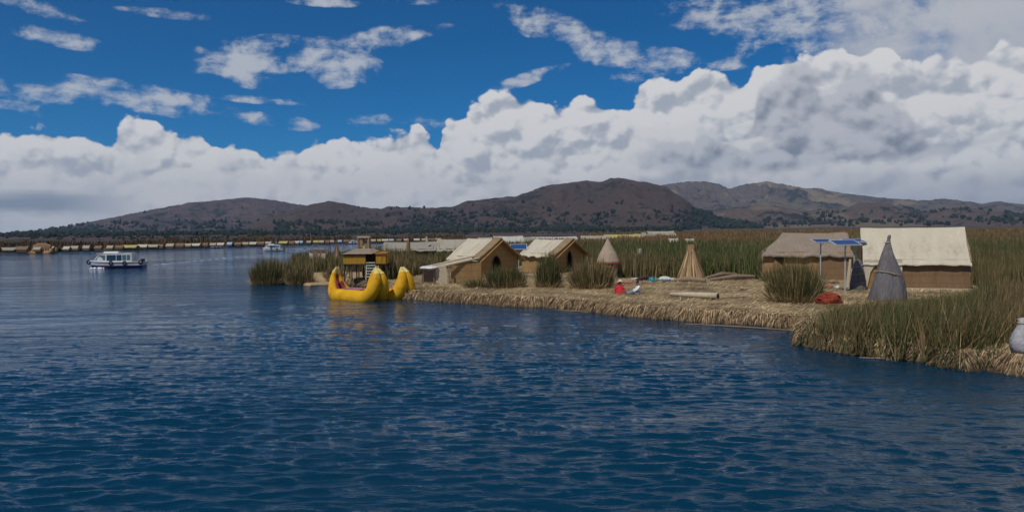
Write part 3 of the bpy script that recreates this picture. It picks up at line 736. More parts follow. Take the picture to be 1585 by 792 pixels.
def bank(line, n, seed, hang=.75):
    g_ = np.random.default_rng(seed); L_ = [Vector(p) for p in line]
    seg = [(b-a).length for a, b in zip(L_, L_[1:])]; cum = np.concatenate([[0], np.cumsum(seg)])
    s_ = g_.uniform(0, cum[-1], n); k = np.clip(np.searchsorted(cum, s_)-1, 0, len(seg)-1)
    A = np.array([tuple(p) for p in L_]); tdir = (A[k+1]-A[k])/np.array(seg)[k][:, None]
    p = A[k] + tdir*(s_-cum[k])[:, None]; nrm = np.stack([tdir[:, 1], -tdir[:, 0]], -1)
    ins = g_.uniform(-.6, .05, n)**1.0; z = np.where(g_.random(n) < .55, ZI+g_.uniform(-.04, .08, n), g_.uniform(.15, ZI, n))
    top = z > ZI-.05; p = p + nrm*np.where(top, ins, np.abs(ins)*.12)[:, None]
    p += nrm*(.22*fbm(p[:, 0]/1.0, p[:, 1]/1.0, 3, 90))[:, None]
    lump = 1+.5*fbm(p[:, 0]/.8, p[:, 1]/.8, 2, 91)
    out_ = g_.uniform(.10, .50, n)*lump; drop = -g_.uniform(.25, hang, n)*lump
    drop = np.maximum(drop, -(z+.06)); ln = nrm*out_[:, None] + tdir*g_.normal(0, .16, n)[:, None]
    wet = sstep(z, .42, .12)[:, None]*.6
    cl = pal([(.38,.26,.14), (.28,.19,.10), (.47,.34,.20), (.16,.10,.055), (.54,.42,.25), (.09,.058,.035)], n, g_)*(1-wet)*(1+.3*fbm(p[:, 0]/1.5, p[:, 1]/1.5, 2, 93))[:, None]
    return np.stack([p[:, 0], p[:, 1], z], -1), drop, g_.uniform(.018, .042, n), ln, cl
bk = bank(front_w[3:19], 30000, 82)
tag(blades('straw_bank', *bk, M['straw'], curl=-.7), 'shaggy cut reed edge of the island hanging down to the water', 'straw bank', kind='stuff')
b1_ = bank(front_w[22:-1], 3000, 83, .5); b2_ = bank(front_w[18:24], 1100, 86, .5); bk = [np.concatenate([p_, q__]) for p_, q__ in zip(b1_, b2_)]; bk[4] = bk[4]*.8
tag(blades('straw_edge', *bk, M['straw'], curl=-.5), 'thin pale straw edge under the reeds at the near right corner', 'straw edge', kind='stuff')
bk = bank(front_w[:4], 5000, 84, .6)
tag(blades('straw_edge', *bk, M['straw'], curl=-.5), 'straw edge of the landing behind the yellow boats', 'straw edge', kind='stuff')
# little straw patch between the left clumps
SIGN0 = SIGN
pp = pz([(420,440),(424,429),(450,425),(486,428),(512,432),(512,441),(480,443),(450,438)]); SIGN = 1 if signed(pp) > 0 else -1
sheet('ground', pp, .22, -.6, M['ground'], 'small straw patch between the reed clumps at the left tip', lump=.05)
SIGN = SIGN0
# long reed stalks floating along the bank
for k, (a, b) in enumerate((((1060, 500.5), (1236, 511.5)), ((862, 479.5), (912, 483)), ((1330, 553), (1385, 556)))):
    A_ = P(*a, .01); B_ = P(*b, .01)
    mb = MB(); mb.tube([A_, A_.lerp(B_, .5)+Vector((0, -.12, .03)), B_], [.02, .035, .02], 6)
    tag(mb.build('floating_reeds', M['wood']), ['long pale reed bundle floating along the right end of the bank', 'pale reeds afloat below the reed clump by the small round hut',
        'pale reeds lying along the foot of the near right reeds', 'short pale reeds afloat beside the right yellow boat'][k], 'reed bundle', 'floating reed stalks')

# ------------------------------------------------------------------ huts
def wall_cols(mb, samples, o, d, th):
    """vertical wall along direction d from o; samples (s, z bottom, z top); consecutive pairs make solid columns"""
    d = Vector((d[0], d[1], 0)).normalized(); nrm = Vector((-d.y, d.x, 0))*th*.5; o = Vector(o)
    for (s0, b0, t0), (s1, b1, t1) in zip(samples, samples[1:]):
        if s1-s0 < 1e-4: continue
        v = []
        for sg in (-1, 1):
            for (s_, z) in ((s0, b0), (s1, b1), (s1, t1), (s0, t0)):
                v.append(o+d*s_+nrm*sg+Vector((0, 0, z)))
        mb.add(v, [(0,1,2,3), (7,6,5,4), (0,4,5,1), (3,2,6,7), (0,3,7,4), (1,5,6,2)])
def roof_mesh(L, w, ez, rz_, ovx, ovy, il, ir, th, seed, sag=.05, skirt=.0, nx=28, ny=10, wav=.05):
    """two slopes; il / ir = how far the ridge stops short of the eaves at each end (hipped when > .3)"""
    g_ = random.Random(seed); ph = [g_.uniform(0, 6.28) for _ in range(8)]
    V = []; F = []
    slope = (rz_-ez)/(w/2)
    vs = np.linspace(-1, 1, 2*ny+1)
    for side in (0, 1):
        for i in range(nx+1):
            for v_ in vs:
                a = abs(v_); y = v_*(w/2+ovy)
                x0 = -L/2-ovx+il*(1-a); x1 = L/2+ovx-ir*(1-a)
                x = x0+(x1-x0)*i/nx
                z = rz_-abs(y)*slope
                z -= sag*math.sin(math.pi*a)*.9 + sag*1.2*math.sin(math.pi*i/nx)*(1-a)
                z += wav*.5*(math.sin(x*1.7+ph[0]+v_*2)+math.sin(x*3.9+ph[1]-v_*3))*(.3+a)
                if a > .92: z -= skirt+wav*.7*math.sin(x*5.1+ph[2])+wav*.5*math.sin(x*11+ph[3])
                if i in (0, nx): x += wav*math.sin(v_*9+ph[4])*1.0
                V.append((x, y, z-th*side))
    n = (nx+1)*len(vs); m_ = len(vs)
    for i in range(nx):
        for j in range(m_-1):
            a = i*m_+j; F.append((a, a+m_, a+m_+1, a+1)); F.append((n+a, n+a+1, n+a+m_+1, n+a+m_))
    for i in range(nx):
        for j in (0, m_-1):
            a = i*m_+j; q_ = (a, a+m_, n+a+m_, n+a); F.append(q_ if j else tuple(reversed(q_)))
    for j in range(m_-1):
        for i in (0, nx):
            a = i*m_+j; q_ = (a, a+1, n+a+1, n+a); F.append(q_ if i else tuple(reversed(q_)))
    return V, F
def hut(px, py, rz, L, w, ez, rz_, label, wallm, roofm, door=None, doory=None, seed=0, il=0, ir=0, ovx=.35, ovy=.35, ref='front', skirt=.05, group='straw huts on the near island', sag=.05, name='reed_hut', frame=True, arch=True, th=.07, z=ZI, wav=.06):
    """door = (centre, width, height) in the +X gable; doory = the same in the -Y long wall"""
    c = P(px, py, z); d = Vector((math.cos(rz), math.sin(rz), 0)); s_ = Vector((-d.y, d.x, 0))
    if ref == 'front': c = c - d*(L/2)
    elif ref == 'side': c = c + s_*(w/2)
    r = empty(name, c, rz, label, 'hut', group)
    mb = MB(); y = w/2; wt = .09
    def top(s_): return ez+(rz_-ez)*(1-abs(s_)/y)-.03
    def gable(dr):
        S_ = [-y, -y*.5, 0, y*.5, y]
        if not dr:
            return [(s+y, -.1, top(s)) for s in S_]
        cx, dw, dh = dr; out_ = []
        xs = sorted(set([s for s in S_ if abs(s-cx) > dw/2+.02]+[cx-dw/2, cx+dw/2, cx]))
        k = 6
        for s in xs:
            if s < cx-dw/2-1e-6 or s > cx+dw/2+1e-6: out_.append((s+y, -.1, top(s)))
        L_ = []
        for i in range(k+1):
            s = cx-dw/2+dw*i/k; q_ = abs((s-cx)/(dw/2)); zt = dh*(1-.26*q_**2.2) if arch else dh
            L_.append((s+y, zt, max(top(s), zt+.05)))
        left = [o_ for o_ in out_ if o_[0] < cx+y]; right = [o_ for o_ in out_ if o_[0] > cx+y]
        left.append((cx-dw/2+y, -.1, top(cx-dw/2))); right.insert(0, (cx+dw/2+y, -.1, top(cx+dw/2)))
        return left, L_, right
    g1 = gable(door)
    if door:
        for part in g1: wall_cols(mb, part, (L/2, -y, 0), (0, 1), wt)
    else: wall_cols(mb, g1, (L/2, -y, 0), (0, 1), wt)
    wall_cols(mb, gable(None) if il < .3 else [(0, -.1, ez), (w, -.1, ez)], (-L/2, -y, 0), (0, 1), wt)
    wall_cols(mb, [(wt*.5, -.1, ez), (L-wt*.5, -.1, ez)], (-L/2, y-wt*.5, 0), (1, 0), wt)
    if doory:
        cx, dw, dh = doory; a = cx-dw/2+L/2; b = cx+dw/2+L/2
        wall_cols(mb, [(wt*.5, -.1, ez), (a, -.1, ez)], (-L/2, -y+wt*.5, 0), (1, 0), wt)
        wall_cols(mb, [(a, dh, ez), (b, dh, ez)], (-L/2, -y+wt*.5, 0), (1, 0), wt)
        wall_cols(mb, [(b, -.1, ez), (L-wt*.5, -.1, ez)], (-L/2, -y+wt*.5, 0), (1, 0), wt)
    else: wall_cols(mb, [(wt*.5, -.1, ez), (L-wt*.5, -.1, ez)], (-L/2, -y+wt*.5, 0), (1, 0), wt)
    mb.build('wall', wallm, r)
    V, F = roof_mesh(L, w, ez, rz_+.05, ovx, ovy, il, ir, th, seed, sag, skirt, wav=wav)
    npmesh('roof', np.array(V), F, roofm, r, sm=False)
    fl = MB(); fl.box((0, 0, .02), (L-.3, w-.3, .06)); fl.build('floor', M['wall_brown'], r)
    if frame:
        p = MB()
        if door:
            cx, dw, dh = door; X_ = L/2+.07
            pts = [(X_, cx-dw/2-.04, 0), (X_, cx-dw/2-.04, dh*.72), (X_, cx-dw*.3, dh*.95), (X_, cx, dh+.05), (X_, cx+dw*.3, dh*.95), (X_, cx+dw/2+.04, dh*.72), (X_, cx+dw/2+.04, 0)]
            p.tube(pts, .055, 6)
        elif doory:
            cx, dw, dh = doory; Y_ = -y-.04
            p.tube([(cx-dw/2-.04, Y_, 0), (cx-dw/2-.04, Y_, dh), (cx+dw/2+.04, Y_, dh), (cx+dw/2+.04, Y_, 0)], .05, 6)
        if p.v: p.build('door_frame', M['wood'], r)
        for yy in (-y*.98, y*.98):
            for xx in (-L/2, L/2):
                q_ = MB(); q_.tube([(xx+math.copysign(.06, xx), yy, -.1), (xx+math.copysign(.06, xx), yy, ez)], .05, 6); q_.build('corner_pole', M['wood'], r)
        for sg in (-1, 1):                       # barge poles under the verge of the front gable
            q_ = MB(); q_.tube([(L/2+.10, sg*(y+.15), ez-.16), (L/2+.10, 0, rz_-.06)], .06, 6); q_.build('barge_pole', M['wood'], r)
    return r

A = hut(772, 430, R(-50), 4.3, 4.6, 2.05, 3.6, 'leftmost cream roofed straw hut, its arched dark doorway in a gable turned to the right', M['wall_straw'], M['tarp'], door=(-.3, 1.0, 2.05), seed=1, skirt=.12)
def verge(parent, L, w, ez, rz_, x0, x1, m):
    """broad band of reed thatch that finishes the roof over the door gable"""
    for sg in (-1, 1):
        mb = MB(); yy = w/2+.45; sl_ = (rz_-ez)/(w/2); n = 8
        P0 = []; 
        for i in range(n+1):
            f_ = i/n; y = sg*yy*(1-f_); z = rz_+.12-abs(y)*sl_-.06*math.sin(f_*3.1)
            P0.append((y, z))
        for (a, b) in zip(P0, P0[1:]):
            slab(mb, (x0, a[0], a[1]), (x0, b[0], b[1]), (x1, b[0], b[1]-.10), (x1, a[0], a[1]-.10), .13)
        mb.build('gable_verge', m, parent)
def slab(mb, a, b, c, d, th):
    v = [Vector(p) for p in (a, b, c, d)]; n_ = (v[1]-v[0]).cross(v[3]-v[0]).normalized()*th
    return mb.add(v+[p-n_ for p in v], [(0,1,2,3), (7,6,5,4), (0,4,5,1), (1,5,6,2), (2,6,7,3), (3,7,4,0)])
verge(A, 4.3, 4.6, 2.05, 3.6, 1.75, 2.75, M['verge'])
# the second, flatter gable frame of the porch roof
q_ = MB(); q_.tube([(2.85, -2.7, 1.5), (2.85, -.02, 3.45), (2.85, 2.7, 1.5)], .09, 6); q_.build('porch_rafter', M['wall_ochre'], A)
B = hut(882, 421, R(-48), 4.7, 4.6, 2.0, 3.35, 'cream roofed hut with narrow black doorway in a pointed gable, right of the solar pole', M['wall_straw'], M['tarp'], door=(-.1, .75, 2.2), seed=2, skirt=.10)
q_ = MB(); q_.tube([(3.05, -2.7, 1.45), (3.05, 0, 3.2), (3.05, 2.7, 1.45)], .09, 6); q_.build('porch_rafter', M['wall_ochre'], B)
Cc_ = hut(1247, 433, R(-17), 6.7, 4.4, 2.35, 3.9, 'wide hut under a sagging grey thatch with a narrow black door at its left', M['wall_straw'], M['thatch'], doory=(-2.1, .75, 2.3), seed=3, il=1.9, ir=.25, ref='side', ovx=.25, skirt=.05, sag=.07, th=.12, wav=.05)
q_ = MB(); q_.box((2.15, -2.3, 1.1), (2.3, .06, 2.25)); q_.build('shade_mat_panel', M['wall_brown'], Cc_)  # brown mat over the right wall stretch, its shade put into the colour
Dd_ = hut(1418, 448, R(-19), 6.45, 4.4, 2.1, 4.25, 'largest hut, its long white sheet roof and plain straw wall facing the lake', M['wall_brown'], M['tarp'], seed=4, ref='side', skirt=.06, ovx=.14, ovy=.28, frame=True, sag=.03, wav=.03)
def drape(parent, x0, x1, y, zt, cx, aw, ah, m):
    mb = MB(); s = [(0, 0, zt), (cx-aw/2-x0, 0, zt)]; wall_cols(mb, s, (x0, y, 0), (1, 0), .05)
    L_ = []
    for i in range(9):
        u = -1+2*i/8; L_.append((cx+u*aw/2-x0, ah*math.sqrt(max(0, 1-u*u*.98)), zt))
    wall_cols(mb, L_, (x0, y, 0), (1, 0), .05); wall_cols(mb, [(cx+aw/2-x0, 0, zt), (x1-x0, 0, zt)], (x0, y, 0), (1, 0), .05)
    return mb.build('sheet_drape', m, parent)
drape(Dd_, -3.35, -.9, -2.38, 2.06, -2.35, 1.5, 1.75, M['tarp'])
q_ = MB(); q_.box((-2.35, -2.27, .9), (1.46, .05, 1.8)); q_.build('door', M['wall_ochre'], Dd_)
q_ = MB(); q_.box((.9, -2.45, .04), (5.0, .35, .16)); q_.build('sill', M['bleached'], Dd_)

verge(B, 4.7, 4.6, 2.0, 3.35, 1.95, 2.95, M['verge'])

# lean-to beside the leftmost hut
s_ = P(690, 438, ZI); lt = empty('lean_to_shelter', s_, R(8), 'low open lean-to of poles and boards between the right yellow boat and the leftmost hut', 'shelter')
k = s_.y/1200
def LP(px, py, dy=0.0):            # local point of the lean-to from where it stands
    v = PD(px, py, s_.y+dy)-s_; c_, n_ = math.cos(R(-8)), math.sin(R(-8)); return Vector((v.x*c_-v.y*n_, v.x*n_+v.y*c_, v.z))
mb = MB()
def slab(mb, a, b, c, d, th):
    v = [Vector(p) for p in (a, b, c, d)]; n_ = (v[1]-v[0]).cross(v[3]-v[0]).normalized()*th
    return mb.add(v+[p-n_ for p in v], [(0,1,2,3), (7,6,5,4), (0,4,5,1), (1,5,6,2), (2,6,7,3), (3,7,4,0)])
slab(mb, LP(655, 415, -1.0), LP(690, 412, -1.0), LP(738, 400, 1.2), LP(704, 400, 1.4), .09); mb.build('roof', M['bleached'], lt)
mb = MB(); slab(mb, LP(675, 440, -1.0), LP(693, 440, -1.0), LP(691, 413, -1.0), LP(674, 415, -1.0), .05); mb.build('board', M['bleached'], lt)
mb = MB(); slab(mb, LP(653, 440, 1.0), LP(676, 440, 1.0), LP(676, 417, 1.0), LP(653, 417, 1.0), .05); mb.build('back_panel', M['dark_wood'], lt)
mb = MB(); slab(mb, LP(698, 438, -.6), LP(745, 434, .2), LP(745, 406, .2), LP(698, 412, -.6), .06); mb.build('reed_screen', M['wall_straw'], lt)
for (a, b) in (((655, 414), (655, 440)), ((672, 415), (672, 440)), ((695, 411), (695, 440))):
    mb = MB(); mb.tube([LP(*a, -1.05), LP(*b, -1.05)], .05, 6); mb.build('post', M['wood'], lt)
for (a, b) in (((658, 413), (735, 396)), ((690, 411), (742, 399))):
    mb = MB(); mb.tube([LP(*a, -1.1), LP(*b, .4)], .07, 6); mb.build('rafter', M['bleached'], lt)
mb = MB(); mb.blob(LP(664, 414.5, -1.0)+Vector((0, 0, .02)), (.75, .5, .16), seed=4); mb.build('roof_sheet', M['boat_white'], lt)

# ------------------------------------------------------------------ huts further off, on the same and on neighbouring islands
def simple_hut(name, L, w, ez, rzz, wallm, roofm, seed):
    r = empty(name, (0, 0, 0)); y = w/2; mb = MB()
    g = [(s_+y, -.1, ez+(rzz-ez)*(1-abs(s_)/y)-.03) for s_ in (-y, 0, y)]
    wall_cols(mb, g, (L/2, -y, 0), (0, 1), .1); wall_cols(mb, g, (-L/2, -y, 0), (0, 1), .1)
    for yy in (-y+.05, y-.05): wall_cols(mb, [(.05, -.1, ez), (L-.05, -.1, ez)], (-L/2, yy, 0), (1, 0), .1)
    mb.build('wall', wallm, r)
    V, F = roof_mesh(L, w, ez, rzz+.05, .4, .4, 0, 0, .1, seed, .1, .08, nx=10, ny=4, wav=.09)
    npmesh('roof', np.array(V), F, roofm, r)
    return r
gh = random.Random(5)
protos = {k_: None for k_ in ('tarp', 'tarp_white', 'tarp_grey', 'tarp_yellow', 'far_thatch', 'far_blue')}
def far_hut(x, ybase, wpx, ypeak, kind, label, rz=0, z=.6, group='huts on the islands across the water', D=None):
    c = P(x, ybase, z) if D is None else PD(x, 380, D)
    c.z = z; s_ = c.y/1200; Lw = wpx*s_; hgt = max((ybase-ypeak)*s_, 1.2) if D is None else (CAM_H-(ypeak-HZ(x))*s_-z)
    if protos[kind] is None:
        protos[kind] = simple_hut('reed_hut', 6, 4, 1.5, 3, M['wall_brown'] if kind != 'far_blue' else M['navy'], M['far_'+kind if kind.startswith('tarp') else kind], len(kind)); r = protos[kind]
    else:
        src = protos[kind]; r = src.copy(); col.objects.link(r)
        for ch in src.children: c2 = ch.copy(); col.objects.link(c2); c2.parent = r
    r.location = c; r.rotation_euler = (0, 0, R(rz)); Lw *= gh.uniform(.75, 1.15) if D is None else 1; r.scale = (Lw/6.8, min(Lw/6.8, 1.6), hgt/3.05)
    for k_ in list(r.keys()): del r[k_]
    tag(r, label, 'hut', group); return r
# on the near land mass, behind the reeds
G2 = 'huts behind the first reeds on the near island'
far_hut(636, 0, 82, 374, 'tarp_grey', 'long grey roofed hut just right of the yellow pavilion, half sunk in reeds', 2, D=142, group=G2)
far_hut(705, 0, 56, 369.5, 'tarp', 'cream roofed hut directly behind the left end of the leftmost near hut', 3, D=128, group=G2)
far_hut(787, 0, 46, 365, 'tarp_white', 'pale roofed hut seen behind the small solar panel', 6, D=190, group=G2)
far_hut(815, 0, 22, 366, 'tarp', 'small cream roof between the solar panel and the pointed gable hut', 30, D=200, group=G2)
far_hut(858, 0, 70, 366, 'tarp_white', 'low pale roof showing above the ridge of the pointed gable hut', 2, D=230, group=G2)
far_hut(921, 0, 44, 364.5, 'tarp', 'pale roof rising from the reeds left of the small round hut', -4, D=240, group=G2)
far_hut(962, 0, 56, 362.5, 'tarp_yellow', 'yellowish low roof right of the top of the small round hut', 3, D=260, group=G2)
far_hut(1001, 0, 40, 361.5, 'tarp_grey', 'long grey roof under the pointed tan roof on the reed field', 2, D=280, group=G2)
far_hut(1022, 0, 44, 357.5, 'tarp', 'tallest of the distant tan roofs, the rightmost of the row', 12, D=300, group=G2)
far_hut(998, 0, 18, 359, 'tarp_yellow', 'little orange tan gable left of the tallest distant roof', 40, D=300, group=G2)
far_hut(1042, 0, 16, 368.5, 'tarp_white', 'tiny white roof low in the reeds, the left one of a pair', 0, D=180, group=G2)
far_hut(1067, 0, 14, 369, 'tarp_white', 'tiny white roof behind the tip of the tall reed sheaf', 0, D=175, group=G2)
far_hut(751, 0, 22, 367, 'tarp', 'pale roof peeping over the ridge of the leftmost near hut', 0, D=210, group=G2)
# the row across the water: (x, width, kind, base y, peak y)
row = [(-14,22,'far_thatch'), (14,18,'tarp_grey'), (36,14,'far_thatch'), (58,12,'tarp'), (76,16,'tarp_white'), (104,12,'tarp_white'), (116,9,'tarp'), (134,11,'tarp'), (153,14,'far_thatch'), (171,11,'tarp'), (185,12,'far_thatch'),
       (202,20,'tarp_yellow'), (221,12,'tarp_white'), (236,18,'tarp'), (249,10,'far_thatch'), (264,11,'tarp'), (279,12,'far_thatch'), (291,10,'tarp'), (302,15,'tarp_white'), (318,9,'far_thatch'), (330,11,'tarp'),
       (342,10,'tarp_white'), (356,9,'far_blue'), (369,9,'far_thatch'), (380,9,'tarp'), (392,9,'tarp_white'), (404,9,'far_thatch'), (416,8,'tarp'), (439,12,'tarp_yellow'), (452,7,'far_thatch'),
       (459,9,'tarp_white'), (466,7,'far_blue'), (478,7,'tarp'), (489,7,'tarp_yellow'), (498,7,'tarp'), (507,6,'far_thatch'), (514,7,'tarp'), (526,7,'far_blue'), (536,7,'far_thatch'),
       (578,8,'tarp'), (587,6,'tarp_yellow'), (596,8,'tarp_white'), (606,7,'far_blue'), (618,8,'far_thatch'), (629,7,'tarp'), (645,8,'tarp_white'), (656,7,'tarp'), (667,8,'far_thatch'), (678,8,'tarp')]
def shore(x):                       # water line of the far islands in the photo
    return float(np.interp(x, [-40, 0, 40, 120, 200, 330, 400, 480, 560, 700], [392, 391, 390.5, 388.5, 386.5, 382.5, 380.5, 378.2, 376, 373.5]))
desc = {'far_thatch': 'brown thatched', 'tarp_grey': 'grey roofed', 'tarp': 'cream roofed', 'tarp_white': 'white roofed', 'tarp_yellow': 'yellow roofed', 'far_blue': 'blue grey'}
def where(x):
    marks = [(-14, 'cut by the left edge of the picture'), (14, 'near the left edge of the picture'), (36, 'left of the tan reed boat'), (58, 'over the left end of the tan reed boat'), (76, 'over the right end of the tan reed boat'),
             (104, 'first clear of the tan reed boat'), (116, 'second clear of the tan reed boat'), (134, 'left of the bow of the white ferry'), (153, 'above the bow of the white ferry'), (171, 'above the windscreen of the white ferry'),
             (185, 'above the roof hatch of the white ferry'), (202, 'above the stern of the white ferry'), (221, 'just past the stern of the white ferry')]
    for a, b in marks:
        if a == x: return b
    return None
ords = ['first', 'second', 'third', 'fourth', 'fifth', 'sixth', 'seventh', 'eighth', 'ninth', 'tenth', 'eleventh', 'twelfth', 'thirteenth', 'fourteenth', 'fifteenth', 'sixteenth', 'seventeenth']
n1 = n2 = n3 = 0
gh = random.Random(5)
for (x, w, kd) in row:
    yb = shore(x)-1.2; pk = shore(x)-max(4.6, 9.0-x*.008)+gh.uniform(-1.2, 1.3)
    if kd == 'tarp_yellow' and x == 202: pk -= .6
    wh = where(x)
    if wh is None:
        if x < 425: wh = ords[n1]+' hut counted from the ferry stern towards the white launch'; n1 += 1
        elif x < 545: wh = ords[n2]+' hut counted from the white launch towards the yellow pavilion'; n2 += 1
        else: wh = ords[n3]+' hut right of the pavilion turret on the far shore'; n3 += 1
    far_hut(x, yb, w*1.15, pk, kd, 'tiny %s far hut, %s' % (desc[kd], wh), gh.uniform(-9, 9), group='huts on the islands across the water')
# the low islands they stand on, fringed with reeds
g_ = np.random.default_rng(40)
isl = [(-60, 128), (124, 345), (338, 425), (430, 545), (560, 720)]
fb = []
for (xa, xb) in isl:
    xs = np.linspace(xa, xb, 12); fr = [tuple(P(x, shore(x)+(.25 if 0 < i < 11 else 0)*math.sin(x), 0)[:2]) for i, x in enumerate(xs)]
    bk_ = [tuple((Vector(f)*1.22)) for f in reversed(fr)]
    pl = fr+bk_; SIGN = 1 if signed(pl) > 0 else -1
    sheet('ground', pl, .6, -.5, M['ground'], 'low far reed island under the row of tiny huts', limit=0)
    n = int((xb-xa)*30); x = g_.uniform(xa, xb, n); a = np.array([tuple(P(v, shore(v), 0)[:2]) for v in x])
    f_ = .998+g_.random(n)**1.5*.13; a = a*f_[:, None]; h = g_.uniform(.7, 2.3, n)*(1+.4*fbm(a[:, 0]/9, a[:, 1]/30, 2, 3))*np.where(f_ > 1.05, 1.3, .7)
    cl = pal([(.09,.055,.03), (.055,.048,.022), (.12,.075,.04), (.035,.035,.018), (.16,.10,.045)], n, g_)
    fb.append((np.concatenate([a, np.full((n, 1), .3)], 1), h, g_.uniform(.3, .8, n), np.stack([g_.normal(0, .2, n), g_.normal(0, .2, n)], -1), cl))
bs = [np.concatenate([a[i] for a in fb]) for i in range(5)]
tag(blades('far_reeds', *bs, M['blade']), 'brown reed fringe of the low islands across the water', 'reeds', kind='stuff')
SIGN = SIGN0

# ------------------------------------------------------------------ cones and sheaves of reed
def sheaf(px, py, rpx, hpx, topr, n, seed, name, label, m, z=ZI, flare=1.6, stalk=.045, cat='reed sheaf', col_=None):
    c = P(px, py, z); s_ = c.y/1200; Rr_ = rpx*s_; H = hpx*s_; g_ = np.random.default_rng(seed); r = empty(name, c, 0, label, cat)
    mb = MB(); core = [(Rr_*.9*(1-t_)**flare+topr*s_*.8*t_+.02, H*t_*.93) for t_ in np.linspace(0, 1, 9)]
    mb.lathe(core, 22, wob=.06, seed=seed); mb.build('core', m, r)
    a = g_.uniform(0, 2*np.pi, n); q_ = g_.uniform(.93, 1.08, n)
    V = []; F = []; Cl = []; lv = np.linspace(0, 1, 7); k = 0
    cols = pal(col_, n, g_)
    for i in range(n):
        hh = H*g_.uniform(.82, 1.04); tw = g_.normal(0, .12); w = stalk*g_.uniform(.6, 1.4)
        for t_ in lv:
            rad = (Rr_*(1-t_)**flare+topr*s_*(t_**.7))*q_[i]+.02; an = a[i]+tw*t_
            if t_ > .9: rad += g_.uniform(0, topr*s_*.5)
            x, y = rad*math.cos(an), rad*math.sin(an); tx, ty = -math.sin(an)*w, math.cos(an)*w
            V += [(x-tx, y-ty, hh*t_), (x+tx, y+ty, hh*t_)]; Cl += [cols[i], cols[i]]
        for j in range(6): F.append((k+2*j, k+2*j+1, k+2*j+3, k+2*j+2))
        k += 14
    npmesh('stalks', np.array(V), np.array(F), M['straw'], r, colr=np.array(Cl))
    return r, s_, H
sheaf(1070, 431, 21, 51, 4.5, 420, 5, 'reed_sheaf', 'tall golden sheaf of cut reeds spread like a tent before the green reeds', M['wall_straw'], col_=[(.34,.24,.11), (.24,.15,.075), (.42,.31,.15), (.17,.10,.06), (.30,.19,.12)], flare=1.15)
sheaf(522, 413, 9, 33, 1.2, 160, 6, 'reed_sheaf', 'small brown pointed reed cone between the pole and the yellow pavilion', M['wall_brown'], col_=[(.20,.13,.07), (.13,.085,.05), (.27,.19,.11)], flare=1.0)
sheaf(991, 415, 9, 30, 1.8, 120, 7, 'reed_cone', 'little whitish cone top poking out of the green reeds behind the clearing', M['sack'], col_=[(.42,.40,.36), (.30,.28,.25), (.22,.20,.17)], flare=.9, cat='reed cone')
# big dark cone in front of the white roofed hut
c = P(1373, 466, ZI); s_ = c.y/1200; bc = empty('reed_cone', c, 0, 'tall dark grey reed cone tied with rope before the big white roofed hut', 'reed cone')
H = 103*s_; R0 = 28*s_
mb = MB(); mb.lathe([(R0, 0), (R0*.93, H*.12), (R0*.80, H*.28), (R0*.66, H*.42), (R0*.47, H*.58), (R0*.30, H*.72), (R0*.15, H*.86), (R0*.085, H*.93), (R0*.10, H*.97), (R0*.05, H)], 40, wob=.055, seed=3); mb.v = [(x+.10*z/H*(1+math.sin(z*1.7)), y, z) for x, y, z in mb.v]; mb.build('cone', M['cone_grey'], bc)
def ring(mb, z0, tilt, rad, th, k, n=28):
    pts = []
    for i in range(n+1):
        a = 2*math.pi*i/n; z = z0+tilt*math.cos(a+k); t_ = z/H
        rr2 = R0*float(np.interp(t_, [0, .12, .28, .42, .58, .72, .86, 1], [1, .93, .80, .66, .47, .30, .15, .05]))*1.05
        pts.append((rr2*math.cos(a), rr2*math.sin(a), z))
    mb.tube(pts, th, 5, cap=False)
mb = MB(); ring(mb, H*.40, .22, 0, .03, 2.6); mb.build('rope', M['cone_pink'], bc); mb = MB(); ring(mb, H*.885, .0, 0, .03, 0); mb.build('rope', M['bleached'], bc)
# narrower grey bundle beside it
c = P(1328, 449, ZI); s_ = c.y/1200; b2 = empty('reed_bundle', c, 0, 'blunt grey reed bundle standing upright under the right solar panels', 'reed bundle')
mb = MB(); mb.lathe([(12*s_, 0), (11.5*s_, 12*s_), (9*s_, 28*s_), (6.5*s_, 40*s_), (5.2*s_, 46*s_), (2.5*s_, 47*s_)], 24, wob=.05, seed=7); mb.build('bundle', M['cone_grey'], b2)
mb = MB(); 
for zz, q_ in ((12, 11.8), (26, 9.7), (38, 7.3)): mb.tube([(q_*s_*math.cos(a), q_*s_*math.sin(a), (zz+2.5*math.cos(a))*s_) for a in np.linspace(0, 2*math.pi, 20)], .03, 5, cap=False)
mb.build('rope', M['cone_pink'], b2)
mb = MB(); c = P(1312, 447, ZI); mb.tube([(0, 0, -.1), (.12, .05, 1.0), (.22, .1, 2.1)], [.16, .14, .08], 8)
o_ = mb.build('reed_bundle', M['bleached']); o_.location = c; tag(o_, 'thin yellowish upright reed bundle between the solar pole and the blunt grey bundle', 'reed bundle')
